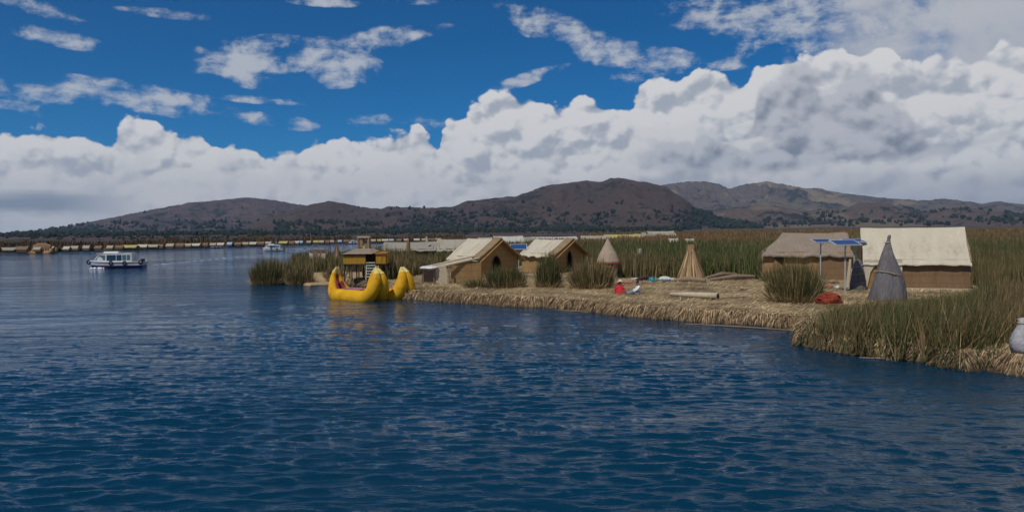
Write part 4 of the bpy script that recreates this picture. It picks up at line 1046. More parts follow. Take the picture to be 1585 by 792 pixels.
# small round hut with red trim
c = P(941, 431, ZI); s_ = c.y/1200; rh = empty('round_hut', c, 0, 'small round reed hut with a tall pinkish cone roof and red woven trim', 'round hut')
H = 61*s_; ez = 27*s_
mb = MB(); mb.lathe([(17.5*s_, ez-.10), (17.7*s_, ez), (13*s_, ez+.34*(H-ez)), (7.2*s_, ez+.66*(H-ez)), (2.4*s_, ez+.93*(H-ez)), (1.8*s_, H), (.5*s_, H+.05)], 36, wob=.02, seed=2); mb.build('roof', M['cone_pink'], rh)
mb = MB(); n = 30; rw = 14.5*s_
for i in range(n):
    a0, a1 = 2*math.pi*i/n, 2*math.pi*(i+1)/n; am = math.degrees((a0+a1)/2) % 360
    zb = 0 if not 258 < am < 300 else ez*.86
    v = []
    for rr2 in (rw, rw-.08):
        for (a, z) in ((a0, zb), (a1, zb), (a1, ez), (a0, ez)): v.append((rr2*math.cos(a), rr2*math.sin(a), z))
    mb.add(v, [(0,1,2,3), (7,6,5,4), (0,4,5,1), (3,2,6,7), (0,3,7,4), (1,5,6,2)])
mb.build('wall', M['cone_pink'], rh)
mb = MB()
for zz, th_ in ((ez-.12, .07), (ez*.70, .10)): mb.tube([((17.2*s_ if zz > ez*.8 else rw+.05)*math.cos(a), (17.2*s_ if zz > ez*.8 else rw+.05)*math.sin(a), zz) for a in np.linspace(0, 2*math.pi, 30)], th_, 6, cap=False)
mb.build('woven_trim', M['red_trim'], rh)
# leaning board in the reeds, upright stake bundles and poles
def stick(name, a, b, r0, r1, m, label, cat='pole', group=None):
    mb = MB(); a = Vector(a); b = Vector(b); mb.tube([(0, 0, 0), (b-a)*.5+Vector((.03, 0, 0)), b-a], [r0, (r0+r1)/2, r1], 7)
    o = mb.build(name, m); o.location = a; return tag(o, label, cat, group)
q1 = P(1002, 425, ZI); stick('leaning_pole', q1, PD(1014, 398, q1.y+1), .09, .07, M['wood'], 'grey plank leaning out of the reeds behind the clearing')
q1 = P(703, 420, ZI); stick('reed_pole', q1, PD(703, 380, q1.y), .12, .05, M['bleached'], 'pale upright reed pole at the left end of the leftmost hut')
stick('branch', PD(704, 386, q1.y-.1), PD(712, 380, q1.y-.1), .03, .015, M['wood'], 'thin twig slanting off the pale reed pole', 'twig')
q1 = P(631, 420, ZI); stick('reed_bundle', P(631, 405, ZI), PD(632, 371, P(631, 405, ZI).y), .45, .22, M['wall_brown'], 'thick upright brown bundle before the grey roofed hut behind the reeds', 'reed bundle')
q1 = P(513, 408, ZI); stick('mooring_pole', q1, PD(510, 372, q1.y), .05, .035, M['dark_wood'], 'thin dark crooked pole left of the small brown cone')
q1 = P(508, 408, ZI); stick('mooring_pole', q1, PD(508, 384, q1.y), .06, .04, M['dark_wood'], 'short dark stake just left of the crooked pole')
q1 = P(660, 408, ZI); stick('pole', PD(661, 374, 140), PD(660, 366, 140), .25, .16, M['bleached'], 'short pale post above the ridge of the grey roofed hut')
# half built open frame
c = P(493, 412, ZI); s_ = c.y/1200; fr = empty('hut_frame', c, R(6), 'open unroofed frame of pale boards left of the thin poles', 'frame')
for (x, w) in ((-11, 5), (1, 2), (8, 6)):
    mb = MB(); mb.box((x*s_, 0, 11*s_), (w*s_, .12, 26*s_)); mb.build('post', M['pale_cloth' if x == -11 else 'bleached'], fr)
mb = MB(); mb.box((0, -.1, 24.5*s_), (27*s_, .14, 3*s_)); mb.build('beam', M['wall_brown'], fr)
mb = MB(); mb.box((0, .9, 13*s_), (20*s_, .1, 18*s_)); mb.build('back_wall', M['wood'], fr)

# ------------------------------------------------------------------ solar panels on poles
def solar(base, poletop, cx, wid, dep_, tilt, rz, label, extra=None):
    r = empty('solar_panel', base, rz, label, 'solar panel', 'solar panels on poles')
    tp = Vector((0, 0, poletop-base.z)); mb = MB(); mb.tube([(0, 0, -.2), tp], .05, 8); mb.build('pole', M['pole'], r)
    rot = Matrix.Rotation(tilt, 3, 'X')
    mb = MB(); ctr = Vector((cx, 0, tp.z+.06))
    for (x, y, w, d) in ((0, dep_/2, wid+.08, .06), (0, -dep_/2, wid+.08, .06), (-wid/2, 0, .06, dep_), (wid/2, 0, .06, dep_)):
        mb.box(ctr+rot@Vector((x, y, 0)), (w, d, .07), rot)
    mb.box(ctr+rot@Vector((0, 0, -.025)), (wid, dep_, .02), rot); mb.build('frame', M['alu'], r)
    p = MB(); p.box((0, 0, 0), (wid-.05, dep_-.05, .02)); o = p.build('cells', M['pv'], r); o.location = ctr+rot@Vector((0, 0, .012)); o.rotation_euler = rot.to_euler()
    mb = MB(); mb.tube([tp-Vector((0, 0, .35)), ctr+rot@Vector((0, -dep_*.3, -.04))], .02, 5); mb.build('brace', M['pole'], r)
    return r
b1 = P(803, 424, ZI); solar(b1, PD(802, 383, b1.y).z, -.0, 1.65, 1.0, R(28), R(0), 'small solar panel on a thin pole between the two cream roofed huts')
b1 = P(1270, 441, ZI); solar(b1, PD(1270, 374, b1.y).z, .15, 1.45, .95, R(14), R(4), 'left solar panel before the grey thatched hut, half hiding its roof')
b1 = P(1308, 452, ZI); solar(b1, PD(1308, 377, b1.y).z, .0, 1.75, 1.05, R(16), R(6), 'middle and widest solar panel, above the red net heap')
b1 = P(1322, 445, ZI); solar(b1, PD(1322, 373.5, b1.y).z, -.1, 1.5, .95, R(12), R(6), 'rightmost solar panel, mostly behind the widest one')

# ------------------------------------------------------------------ things lying on the straw
def blobthing(name, px, py, parts, label, cat, rz=0, z=ZI):
    c = P(px, py, z); s_ = c.y/1200; r = empty(name, c, rz, label, cat)
    for i, (nm, m, items) in enumerate(parts):
        mb = MB()
        for k, (x, y, zz, a, b, h) in enumerate(items): mb.blob((x*s_, y*s_, zz*s_), (a*s_, b*s_, h*s_), rough=.13, seed=i*7+k)
        mb.build(nm, m, r, sm=True)
    return r
def blob1(name, px, py, m, items, label, cat, group=None, rough=.14):
    c = P(px, py, ZI); s_ = c.y/1200; mb = MB()
    for k, (x, y, zz, a, b, h) in enumerate(items): mb.blob((x*s_, y*s_, zz*s_), (a*s_, b*s_, h*s_), rough=rough, seed=k+int(px))
    o = mb.build(name, m, sm=True); o.location = c; return tag(o, label, cat, group)
blob1('tarp_bundle', 1012, 435.5, M['teal'], [(-3, 0, 2.5, 5, 5, 4.2), (3, 1, 1.6, 5, 5, 2.6), (-7, 0, .8, 3, 4, 1.3)], 'bright teal tarp bundle lying on the straw at the back of the clearing', 'tarp')
blob1('cloth_heap', 1033, 433.5, M['pale_cloth'], [(-4, 0, 2.4, 10, 7, 3.4), (8, 0, 1.2, 5, 6, 2.0)], 'pale crumpled sheet spread beside the teal tarp', 'sheet')
blob1('cloth_heap', 1033, 436.5, M['navy'], [(0, 0, 1.3, 8, 4, 1.9)], 'dark blue cloth folded against the pale sheet', 'cloth')
blob1('hat', 1032, 428.5, M['white_cloth'], [(0, 0, 3.5, 3.2, 3, 1.6), (0, 0, 2.2, 1.8, 1.8, 2.6)], 'small white bundle standing above the pale sheet', 'bundle')
blob1('blanket', 964, 440, M['red_cloth'], [(0, 4, 2.0, 12, 5, 1.1), (6, 2, 1.2, 8, 4, 1.3)], 'dark red blanket spread behind the two seated people', 'blanket')
blob1('blanket', 974, 443, M['orange_cloth'], [(0, 3, .9, 8, 3, .9)], 'narrow orange cloth in front of the dark red blanket', 'cloth')
blob1('blanket', 955, 442.5, M['junk'], [(2, 2, 1.0, 12, 4, 1.1)], 'dark olive cloth in front of the dark red blanket', 'cloth')
blob1('cloth_heap', 985, 432, M['white_cloth'], [(0, 2, .8, 8, 4, 1.2), (10, 2, .6, 4, 3, .9)], 'flat white washing on the ground behind the person in white', 'cloth')
for i, (x, y, w, h, l) in enumerate([(972, 429.5, 5, 4, 'dark sooty pot heap at the left of the junk line below the reeds'), (983, 430.5, 6, 2.6, 'low dark heap second from the left below the reeds'),
        (996, 430.5, 8, 2.2, 'flat dark log-like heap left of the teal tarp'), (1037, 428, 3.4, 4, 'dark round lump behind the pale sheet'), (1149, 449.5, 6.0, 2.6, 'dark brown lump lying alone on the open straw'), (1170, 449, 3.6, 1.3, 'smaller flat lump right of the lone dark one')]):
    blob1('junk_heap', x, y, M['junk'], [(0, 0, h*.5, w*.7, w*.5, h*.6), (w*.6, .4, h*.35, w*.5, w*.4, h*.45)], l, 'heap', 'dark heaps on the straw', rough=.2)
blob1('rubbish_heap', 1296, 447, M['pale_cloth'], [(0, 0, 2, 4, 4, 3)], 'small pale sack on the ground behind the red net heap', 'sack')
blob1('rubbish_heap', 1283, 445, M['red_trim'], [(0, 0, 1.4, 6, 4, 2)], 'low reddish rubbish heap behind the red net heap', 'heap')
# log-like roll of reed matting
a_ = P(1037, 455, ZI+.22); b_ = P(1112, 458, ZI+.25); rl = empty('reed_roll', a_, 0, 'long pale roll of reed matting lying across the straw with a dark right end', 'reed roll')
mb = MB(); mb.tube([(0, 0, 0), (b_-a_)*.33, (b_-a_)*.66, (b_-a_)*.985], [.10, .17, .19, .21], 12); mb.build('roll', M['bleached'], rl, sm=True)
mb = MB(); mb.tube([(b_-a_)*.985, (b_-a_)*1.0], [.17, .15], 10); mb.build('dark_end', M['junk'], rl)
for i, (x0, y0, x1, y1, l) in enumerate([(1093, 430, 1140, 424, 'long brown reed bundle lying at the foot of the green reeds, the upper of two'), (1100, 433, 1176, 428, 'long brown reed bundle in front of the other along the reeds'), (985, 433, 1012, 430, 'thin dark log lying left of the teal tarp'), (1042, 434, 1092, 434, 'flat dark reed bundle at the foot of the golden sheaf')]):
    a_ = P(x0, y0, ZI+.12); b_ = P(x1, y1, ZI+.2); mb = MB(); mb.tube([a_, a_.lerp(b_, .5)+Vector((0, .1, .12)), b_], [.12, .24, .12], 9); tag(mb.build('reed_bundle', M['wood' if i != 2 else 'junk']), l, 'reed bundle', 'reed bundles lying on the ground')
# red net heap
c = P(1287, 472, ZI); s_ = c.y/1200; nh = empty('net_heap', c, 0, 'heap of orange red fishing net beside the large round reed bush', 'net')
mb = MB(); mb.blob((0, .3, 6*s_), (19*s_, 14*s_, 12*s_), 22, 12, .10, 5); mb.blob((10*s_, .4, 3*s_), (12*s_, 10*s_, 7*s_), seed=3); mb.build('net', M['net'], nh, sm=True)
g_ = random.Random(9); mb = MB()
for i in range(26):
    a = g_.uniform(0, 6.28); pts = []
    for j in range(9):
        t_ = a+j*.32; el_ = .25+.9*abs(math.sin(i*.7+j*.12)); pts.append((19.6*s_*math.cos(t_)*math.cos(el_), .3+14.6*s_*math.sin(t_)*math.cos(el_), 6*s_+12.6*s_*math.sin(el_)))
    mb.tube(pts, .03, 4)
mb.build('net_rope', M['net'], nh)
# grey wrapped sack at the right edge with its rope
c = P(1584, 549, ZI-.03); s_ = c.y/1200; sk_ = empty('wrapped_sack', c, 0, 'big grey wrapped sack tapering to a tied top at the right edge of the island', 'sack')
mb = MB(); mb.lathe([(10*s_, 0), (17*s_, 5*s_), (19.5*s_, 14*s_), (19*s_, 24*s_), (14*s_, 36*s_), (9*s_, 45*s_), (7*s_, 51*s_), (8.5*s_, 56*s_), (3*s_, 58*s_)], 28, wob=.03, seed=9); mb.build('sack', M['sack'], sk_, sm=True)
mb = MB(); mb.tube([(8*s_*math.cos(a), 8*s_*math.sin(a), 50*s_) for a in np.linspace(0, 2*math.pi, 18)], .025, 5, cap=False); mb.build('tie', M['twine'], sk_)
a_ = P(1566, 533, .7); b_ = P(1532, 537, .6); mb = MB(); mb.tube([a_, a_.lerp(b_, .5)+Vector((0, 0, -.12)), b_], .022, 6); tag(mb.build('rope', M['twine']), 'pale rope running from the grey sack into the reeds', 'rope')

# ------------------------------------------------------------------ yellow twin hulled reed boats
def reed_boat(label, loc, rz, Lb=7.0):
    r = empty('reed_boat', loc, rz, label, 'reed boat', 'yellow reed boats moored at the island')
    n = 36
    def path(t_, sy):
        """t in -1..1; bow at +1. two fat tubes that meet at their raised tips"""
        x = Lb/2*math.copysign(abs(t_)**.86, t_) if abs(t_) < .8 else math.copysign(Lb/2*(.825+.175*math.sin((abs(t_)-.8)/.2*1.3)), t_)
        a = max(0, (abs(t_)-.38)/.62)
        z = .16 + 2.1*a**2.1
        x = math.copysign(min(abs(x), Lb/2)-.95*a**3.2, t_)
        y = sy*(.58*(1-a**1.5)+.10)
        rad = .58*(1-(.20 if t_ > 0 else .55)*a**(1 if t_ > 0 else .7))*(1-.64*a**5)
        return Vector((x, y, z)), rad
    for sy in (-1, 1):
        mb = MB(); P_ = [path(-1+2*i/n, sy) for i in range(n+1)]
        pts = [p[0] for p in P_]; rd = [p[1] for p in P_]; rd[0] *= .55; rd[-1] *= .55
        mb.tube(pts, rd, 18); h = mb.build('hull', M['yellow'], r, sm=True)
        for tip in (0, n):
            mb = MB(); d = (pts[tip]-pts[1 if tip == 0 else n-1]).normalized(); 
            ks = [0, 1] if tip == 0 else [n, n-1]
            mb.tube([pts[tip]+d*.10]+[pts[k_] for k_ in ks], [rd[tip]*.6, rd[tip]*1.25]+[P_[k_][1]*1.05+.004 for k_ in ks[1:]], 12); mb.build('tip_binding', M['tip'], h)
        # padded maroon rim along the inner top edge
        mb = MB(); rp = []
        for i in range(4, n-3):
            p, rad = P_[i]; rp.append(p+Vector((-math.copysign(.10+.35*max(0, abs(-1+2*i/n)-.45), -1+2*i/n) if abs(-1+2*i/n) > .4 else 0, -sy*rad*.62, rad*.72)))
        mb.tube(rp, .155, 8); mb.build('rim_pad', M['maroon'], r, sm=True)
        mb = MB(); mb.tube([p+Vector((0, -sy*.05, .12)) for p in rp[9:-9]], .12, 8); mb.build('seat_pad', M['pink_pad'], r, sm=True)
    mb = MB(); V = []; m_ = 24
    for i in range(m_+1):
        t_ = -.9+1.8*i/m_; p, rad = path(t_, 1)
        for sy in (-1, 0, 1): V.append((p.x-math.copysign(.16, t_)*(abs(t_) > .5), sy*(p.y-rad*.55), p.z+rad*(.15 if sy == 0 else .45)+.05))
    F = [(i*3+j, (i+1)*3+j, (i+1)*3+j+1, i*3+j+1) for i in range(m_) for j in (0, 1)]
    mb.add(V, F); V2 = [(v[0], v[1], v[2]-.06) for v in V]; mb.add(V2, [tuple(reversed(f)) for f in F]); mb.build('deck_lining', M['maroon'], r)
    for k in (-1.1, .9):
        mb = MB(); mb.box((k, 0, .72), (.34, 1.0, .08)); mb.build('bench', M['pink_pad'], r)
    return r
q_ = PD(553, 462, 57.6); ang = math.atan2(-4.6, 4.9)
reed_boat('left yellow reed boat moored broadside with its maroon padded inside open to view', (q_.x, q_.y, 0), ang)
q_ = PD(603, 462, 59.2)
reed_boat('right yellow reed boat whose tall double bow stands beside the straw bank', (q_.x+.15, q_.y-.7, 0), ang, 5.0)

# yellow pavilion on the landing
c = P(569, 432, ZI); s_ = c.y/1200; pv = empty('pavilion', c, R(3), 'mustard yellow pavilion on arched dark legs with a lookout turret, behind the yellow boats', 'pavilion')
hw = 32*s_; dp = 1.5; zb = 25*s_; zt = 40*s_
mb = MB(); mb.box((-hw*.49, -dp, (zb+zt)/2), (hw*1.02, .1, zt-zb)); mb.box((hw*.74, -dp, (zb+zt)/2), (hw*.46, .1, zt-zb)); mb.box((-hw, 0, (zb+zt)/2), (.1, dp*2-.1, zt-zb)); mb.box((hw, 0, (zb+zt)/2), (.1, dp*2-.1, zt-zb)); mb.box((0, dp, (zb+zt)/2), (hw*2-.1, .1, zt-zb))
mb.build('wall', M['tower_yellow'], pv)
mb = MB(); mb.box((-hw*.49, -dp-.07, zt-.08), (hw*1.04, .05, .16)); mb.box((hw*.74, -dp-.07, zt-.08), (hw*.48, .05, .16)); mb.build('red_band', M['maroon'], pv)
mb = MB(); mb.box((0, 0, zb-.04), (hw*2+.1, dp*2+.2, .1)); mb.build('floor', M['dark_wood'], pv)
mb = MB(); V = [(-hw*1.08, -dp*1.15, zt), (hw*.34, -dp*1.15, zt), (hw*.62, -.2, zt+4*s_), (hw*.34, dp*1.1, zt), (-hw*1.08, dp*1.1, zt), (-hw*.42, -.1, zt+9*s_), (hw*.10, -.1, zt+10*s_)]
mb.add([Vector(v) for v in V], [(0,1,6,5), (1,2,6), (2,3,6), (3,4,5,6), (4,0,5), (0,4,3,2,1)]); mb.build('roof', M['thatch'], pv)
mb = MB(); mb.box((hw*.74, 0, zt+.05), (hw*.56, dp*2.1, .1)); mb.build('side_roof', M['tower_yellow'], pv)
for k, x in enumerate((-.97, -.63, -.30, .10, .48, .74, .97)):
    for yy in (-dp, dp): mb = MB(); mb.tube([(x*hw, yy, -.1), (x*hw, yy, zb)], .055, 6); mb.build('leg', M['dark_wood'], pv)
for (x0, x1) in ((-.97, -.63), (-.63, -.30), (.48, .74), (.74, .97)):
    mb = MB(); w = (x1-x0)*hw/2; cx = (x0+x1)/2*hw
    mb.tube([(cx+w*math.cos(a), -dp-.02, zb-.55+.5*math.sin(a)) for a in np.linspace(math.pi, 0, 9)], .05, 6); mb.build('arch', M['dark_wood'], pv)
mb = MB()
for k in range(6): mb.box((hw*.27, -dp-.55+k*.11, .35+k*zb/6), (hw*.42, .16, .07))
mb.tube([(hw*.07, -dp-.65, .1), (hw*.07, -dp, zb)], .04, 5); mb.tube([(hw*.48, -dp-.65, .1), (hw*.48, -dp, zb)], .04, 5); mb.build('stair', M['pale_cloth'], pv)
tx = -4.5*s_; tz = zt+5*s_; tw = 8.2*s_
tr = empty('turret', (tx, 0, tz)); tr.parent = pv
for sx in (-1, 1):
    for sy in (-1, 1): mb = MB(); mb.tube([(sx*tw, sy*tw*.8, -.3), (sx*tw, sy*tw*.8, 20*s_)], .09, 6); mb.build('turret_post', M['wood'], tr)
mb = MB(); mb.box((0, 0, 20.5*s_), (tw*2.3, tw*1.9, 2.4*s_)); mb.build('turret_roof', M['bleached'], tr)
mb = MB(); mb.box((-tw*.55, 0, 14*s_), (tw*.8, tw*1.5, 11*s_)); mb.box((tw*.8, 0, 14*s_), (tw*.3, tw*1.5, 11*s_)); mb.box((.1, 0, 6.6*s_), (tw*1.9, tw*1.5, 3.4*s_)); mb.build('turret_wall', M['wall_straw'], tr)
mb = MB(); mb.tube([(-tw*.5, -tw, -.25), (tw*.3, -tw, 5*s_)], .08, 5); mb.tube([(tw*.8, -tw, -.25), (-tw*.1, -tw, 6*s_)], .07, 5); mb.build('turret_strut', M['bleached'], tr)

# ------------------------------------------------------------------ white ferry and other boats
def loft(mb, secs, close=True):
    n = len(secs[0]); vs = [v for s in secs for v in s]; fs = [(i*n+k, i*n+k+1, (i+1)*n+k+1, (i+1)*n+k) for i in range(len(secs)-1) for k in range(n-1)]
    if close: fs += [tuple(range(n)), tuple(reversed(range((len(secs)-1)*n, len(secs)*n)))]
    return mb.add(vs, fs)
def ferry(label, loc, rz, k, lower='boat_blue', group=None, scale=1.0, upper='boat_grey', spray=True):
    """bow at -X; length about 8 m"""
    r = empty('motor_boat', loc, rz, label, 'boat', group); r.scale = (scale,)*3
    L_ = 7.8; X = [-3.9, -3.3, -2.3, -.8, 1.5, 3.9]; Wd = [.12, .72, 1.12, 1.25, 1.25, 1.15]; sh = [1.15, 1.05, .98, .92, .90, .92]
    def sec(i, z0, z1, w0, w1): return [(X[i], -Wd[i]*w1, z1(i)), (X[i], -Wd[i]*w0, z0(i)), (X[i], Wd[i]*w0, z0(i)), (X[i], Wd[i]*w1, z1(i))]
    mid = [.62, .52, .45, .40, .38, .38]
    mb = MB(); loft(mb, [[(X[i]+(.5 if i == 0 else 0), -Wd[i]*.98, mid[i]), (X[i]+(.9 if i == 0 else 0), -Wd[i]*.7, -.3), (X[i]+(.9 if i == 0 else 0), Wd[i]*.7, -.3), (X[i]+(.5 if i == 0 else 0), Wd[i]*.98, mid[i])] for i in range(6)])
    hl = mb.build('hull', M[lower], r)
    mb = MB(); loft(mb, [[(X[i]+(.5 if i == 0 else 0), -Wd[i]*.98, mid[i]+.004), (X[i], -Wd[i]*1.02, sh[i]), (X[i], Wd[i]*1.02, sh[i]), (X[i]+(.5 if i == 0 else 0), Wd[i]*.98, mid[i]+.004)] for i in range(6)])
    mb.build('topsides', M[upper], r)
    mb = MB(); mb.tube([(X[i], -Wd[i]*1.05, sh[i]) for i in range(6)], .06, 6); mb.tube([(X[i], Wd[i]*1.05, sh[i]) for i in range(6)], .06, 6); mb.build('gunwale', M['boat_white'], r)
    # cabin
    cx0, cx1 = -2.95, 2.3
    def cb(x, w, zt, wt): return [(x, -w, .93), (x, -w*wt, zt), (x, w*wt, zt), (x, w, .93)]
    mb = MB(); loft(mb, [cb(-3.1, .78, 1.0, .95), cb(-2.2, .98, 2.02, .88), cb(-1.3, 1.03, 2.12, .88), cb(2.4, 1.05, 2.15, .9)]); mb.build('cabin', M['boat_white'], r)
    # windscreen lies on the sloping front; side windows on both flanks
    mb = MB(); slab(mb, (-3.06, -.62, 1.16), (-3.06, .62, 1.16), (-2.28, .76, 2.02), (-2.28, -.76, 2.02), -.03); mb.build('windscreen', M['glass_tint'], r)
    for sy in (-1, 1):
        def wpt(x, z):
            t_ = (z-.93)/1.2; w = np.interp(x, [-3.1, -2.2, -1.3, 2.4], [.78, .98, 1.03, 1.05]); wt = np.interp(x, [-3.1, -2.2, -1.3, 2.4], [.95, .88, .88, .9])
            return Vector((x, sy*(w*(1-t_*(1-wt))+.02), z))
        for (xa, xb, z0, z1, mm, sl_) in ((-2.75, -1.25, 1.20, 1.90, 'glass_tint', .62), (-1.05, .25, 1.12, 1.95, 'glass', .0), (.33, 1.05, 1.12, 1.95, 'glass', 0), (1.13, 1.70, 1.15, 1.95, 'glass_tint', 0), (1.78, 2.25, 1.15, 1.95, 'glass_tint', 0)):
            mb = MB(); a, b, c_, d = wpt(xa, z0), wpt(xb, z0), wpt(xb, z1), wpt(xa+sl_, z1); slab(mb, a, b, c_, d, -.02*sy if sy < 0 else .02); mb.build('window', M[mm], r)
    mb = MB(); mb.box((-.35, 0, 2.17), (4.4, 1.9, .07)); mb.box((1.3, 0, 2.20), (1.9, 1.95, .06)); mb.build('cabin_roof', M['boat_white'], r)
    mb = MB(); mb.box((-.6, 0, 2.32), (2.2, 1.1, .26), taper=.85); mb.build('roof_hatch', M['boat_white'], r)
    mb = MB(); mb.box((.75, 0, 2.28), (.5, .8, .16)); mb.build('roof_box', M['glass_tint'], r)
    mb = MB(); mb.tube([(2.4, -1.0, .95), (2.55, -1.0, 1.75), (2.4, -.95, 2.15)], .04, 6); mb.tube([(2.4, 1.0, .95), (2.55, 1.0, 1.75), (2.4, .95, 2.15)], .04, 6); mb.build('rail', M['boat_white'], r)
    mb = MB(); mb.box((3.7, 0, 1.05), (.35, .6, .5)); mb.build('outboard', M['rubber'], r)
    for (x, y, z) in ((-3.75, -.42, .92), (-.35, -1.30, .78), (1.55, -1.30, .74), (3.75, -1.2, .85)):
        mb = MB(); pts = [(x+.23*math.cos(a), y, z+.26*math.sin(a)) for a in np.linspace(0, 2*math.pi, 15)]; mb.tube(pts, .10, 7, cap=False); mb.build('tyre_fender', M['rubber'], r)
    return r
q_ = P(181, 414.5, 0)
ferry('white cabin ferry with a dark blue hull crossing the open water at the left', q_, R(7), 1)
# foam at its bow
mb = MB(); gf = random.Random(2)
for i in range(26):
    x = gf.uniform(-2.9, -1.2); mb.blob((q_.x+x*1.0, q_.y-1.25-gf.random()*.8+x*.05, .04), (gf.uniform(.06, .22), gf.uniform(.06, .2), gf.uniform(.05, .16)), 6, 4, .2, i)
tag(mb.build('foam', M['foam'], sm=True), 'small white splash of foam under the bow of the ferry', 'foam', kind='stuff')
q2 = P(423, 388.5, 0); ferry('small white launch with a rounded cabin far off on the water', q2, R(4), 1, lower='boat_grey', scale=.78, upper='boat_white')
q2 = P(547, 377.5, 0); ferry('tiny blue hulled launch beside the pavilion turret on the far water', q2, R(3), 1, lower='boat_blue', scale=.62)
q2 = P(335, 383.5, 0); ferry('tiny blue launch moored at the far islands between the ferry and the white launch', q2, R(3), 1, lower='boat_blue', scale=.55)
# tan reed boat with a house at the far left
q2 = P(67, 392, 0); s_ = q2.y/1200; rb = empty('reed_boat', q2, R(-3), 'tan reed boat with curled ends and open cabin before the far huts at the left', 'reed boat')
for sy in (-1, 1):
    mb = MB(); mb.tube([(x*s_, sy*.9, z*s_) for x, z in ((-20, 8), (-19, 3.5), (-15, 1), (-5, .3), (6, .3), (13, 1), (17, 4), (18, 8.5))], [.25, .5, .6, .6, .6, .6, .5, .25], 9); mb.build('hull', M['wall_straw'], rb)
mb = MB(); mb.box((-2*s_, 0, 4.5*s_), (24*s_, 1.8, 5*s_)); mb.build('cabin', M['far_thatch'], rb)
mb = MB(); 
for k in range(7): mb.tube([((-13.5+k*4)*s_, -1.0, 1.5*s_), ((-13.5+k*4)*s_, -1.0, 8*s_)], .07, 5)
mb.build('post', M['bleached'], rb)
mb = MB(); mb.tube([(-15*s_, 0, 7.6*s_), (-8*s_, 0, 8.6*s_), (4*s_, 0, 8.9*s_), (12*s_, 0, 7.8*s_)], [.9, 1.25, 1.25, .9], 8, flat=.45); mb.build('roof', M['wall_brown'], rb)

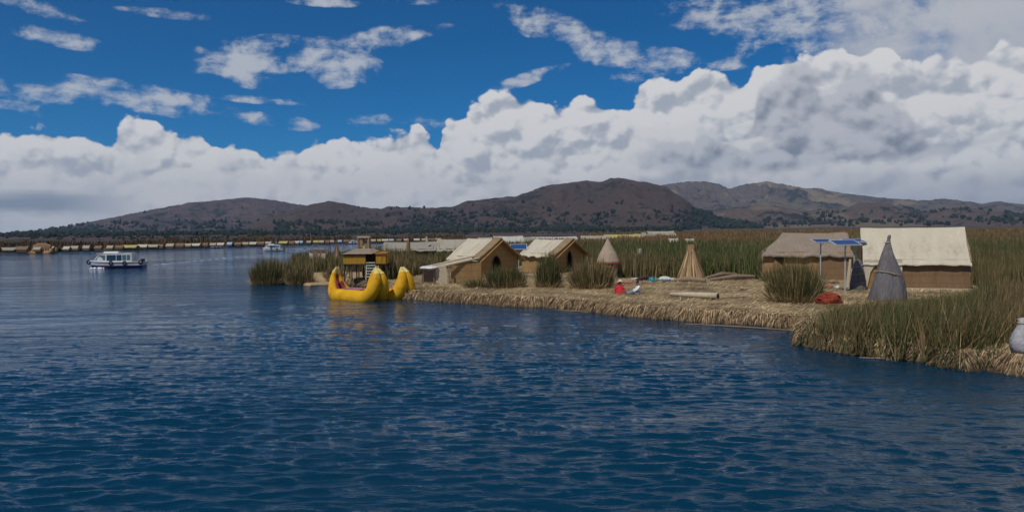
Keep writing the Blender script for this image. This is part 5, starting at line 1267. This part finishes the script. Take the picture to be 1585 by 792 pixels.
# ------------------------------------------------------------------ the two seated people
def skin_mesh(name, nodes, edges, m, parent, lv=2):
    """nodes: (x, y, z, rx, ry)"""
    me = bpy.data.meshes.new(name); me.from_pydata([n[:3] for n in nodes], edges, []); me.materials.append(m)
    o = bpy.data.objects.new(name, me); col.objects.link(o); o.parent = parent
    sk2 = o.modifiers.new('skin', 'SKIN'); 
    for i, n in enumerate(nodes):
        d = me.skin_vertices[0].data[i]; d.radius = (n[3], n[4]); d.use_root = (i == 0)
    sb = o.modifiers.new('sub', 'SUBSURF'); sb.levels = lv; sb.render_levels = lv
    for p in me.polygons: p.use_smooth = True
    return o
def person(px, py, rz, label, shirt, legs, kind):
    c = P(px, py, ZI); r = empty('person', c, rz, label, 'person')
    # facing -X, legs stretched forward
    N = [(0, 0, .14, .15, .16), (.02, 0, .34, .13, .16), (0, 0, .52, .13, .18), (-.04, 0, .60, .06, .07), (-.06, 0, .68, .055, .055), (-.08, 0, .76, .085, .078), (-.09, 0, .86, .085, .08),
         (0, .17, .53, .06, .06), (-.16, .24, .34, .045, .045), (-.36, .17, .26, .035, .035), (-.44, .14, .25, .04, .028),
         (0, -.17, .53, .06, .06), (-.16, -.24, .34, .045, .045), (-.36, -.17, .24, .035, .035), (-.44, -.14, .23, .04, .028),
         (-.12, .10, .12, .10, .10), (-.46, .13, .25 if kind else .12, .07, .07), (-.84, .12, .07, .05, .05), (-.92, .12, .12, .045, .035),
         (-.12, -.10, .12, .10, .10), (-.44, -.13, .20, .07, .07), (-.80, -.12, .07, .05, .05), (-.88, -.12, .12, .045, .035)]
    E = [(0,1),(1,2),(2,3),(3,4),(4,5),(5,6),(2,7),(7,8),(8,9),(9,10),(2,11),(11,12),(12,13),(13,14),(0,15),(15,16),(16,17),(17,18),(0,19),(19,20),(20,21),(21,22)]
    b = skin_mesh('body', N, E, M['skin'], r)
    sh = [(n[0], n[1], n[2], n[3]*1.18+.01, n[4]*1.18+.01) for n in (N[0], N[1], N[2], N[3], N[7], N[8], N[9], N[11], N[12], N[13])]
    skin_mesh('shirt', sh, [(0,1),(1,2),(2,3),(2,4),(4,5),(5,6),(2,7),(7,8),(8,9)], shirt, r)
    if not kind:
        mb = MB(); mb.lathe([(.46, -.02), (.44, .10), (.33, .24), (.24, .40), (.19, .52)], 22, wob=.06, seed=3, c=(-.10, 0, 0)); mb.build('skirt', legs, r, sm=True)
        mb = MB(); mb.lathe([(.34, .24), (.30, .36), (.25, .50), (.16, .60), (.08, .63)], 20, wob=.05, seed=5, c=(.02, 0, 0)); mb.build('shawl', shirt, r, sm=True)
        mb = MB(); mb.lathe([(.20, .86), (.205, .88), (.11, .895), (.10, .98), (.06, 1.0)], 20, c=(-.08, 0, 0)); mb.build('hat', M['hat'], r, sm=True)
        mb = MB(); mb.blob((-.045, 0, .82), (.085, .09, .10), seed=2, rough=.03); mb.tube([(.03, .03, .80), (.14, .05, .6), (.17, .05, .42)], [.035, .03, .015], 6); mb.build('hair', M['hair'], r, sm=True)
    else:
        tr_ = [(n[0], n[1], n[2], n[3]*1.2+.008, n[4]*1.2+.008) for n in (N[0], N[15], N[16], N[17], N[19], N[20], N[21])]
        skin_mesh('trousers', tr_, [(0,1),(1,2),(2,3),(0,4),(4,5),(5,6)], legs, r)
        mb = MB(); mb.blob((-.05, 0, .875), (.105, .10, .105), seed=2, rough=.03); mb.build('hair', M['hair'], r, sm=True)
        for i in (18, 22):
            mb = MB(); mb.blob((N[i][0], N[i][1], N[i][2]), (.06, .05, .09), seed=1, rough=.02); mb.build('shoe', M['junk'], r, sm=True)
    # face: eyes, nose and mouth
    mb = MB(); mb.tube([(-.165, 0, .84), (-.185, 0, .80), (-.16, 0, .79)], [.012, .018, .012], 6); mb.build('nose', M['skin'], b)
    for sy in (-1, 1): mb = MB(); mb.blob((-.158, sy*.032, .835), (.012, .013, .010), 8, 5, 0); mb.build('eye', M['hair'], b)
    mb = MB(); mb.box((-.163, 0, .755), (.012, .05, .010)); mb.build('mouth', M['maroon'], b)
    for sy in (-1, 1): mb = MB(); mb.blob((-.08, sy*.088, .82), (.022, .012, .032), 8, 5, 0); mb.build('ear', M['skin'], b)
    # hands with five fingers each
    for i, sy in ((10, 1), (14, -1)):
        h = N[i]
        for f in range(4):
            y0 = h[1]+(f-1.5)*.021; ln = (.060, .070, .066, .050)[f]
            mb = MB(); mb.tube([(h[0]-.01, y0, h[2]), (h[0]-.03-ln*.5, y0, h[2]-.004), (h[0]-.03-ln, y0, h[2]-.03)], [.011, .010, .007], 6); mb.build('finger', M['skin'], b, sm=True)
        mb = MB(); mb.tube([(h[0]+.02, h[1]-sy*.02, h[2]), (h[0]-.01, h[1]-sy*.055, h[2]-.005), (h[0]-.04, h[1]-sy*.06, h[2]-.02)], [.013, .011, .008], 6); mb.build('thumb', M['skin'], b, sm=True)
    return r
person(959, 455, R(120), 'person in a bright red shawl and pale brimmed hat sitting on the straw', M['red'], M['red'], 0)
person(988, 456, R(5), 'black haired person in a white shirt sitting sideways with legs stretched out', M['white_cloth'], M['jeans'], 1)

# ------------------------------------------------------------------ the air between here and the hills
hm = bpy.data.materials.new('air'); hm.use_nodes = True; nt = hm.node_tree; nt.nodes.clear()
ho = nt.nodes.new('ShaderNodeOutputMaterial'); hv = nt.nodes.new('ShaderNodeVolumePrincipled')
hv.inputs['Color'].default_value = (.48, .68, 1, 1); hv.inputs['Density'].default_value = 4.4e-5; hv.inputs['Anisotropy'].default_value = .2
nt.links.new(hv.outputs[0], ho.inputs['Volume'])
if HAZE:
    mb = MB(); mb.box((0, 5900, 379), (19000, 13000, 762)); hzb = mb.build('haze', hm)
    tag(hzb, 'thin bluish mountain air over the lake', kind='stuff')
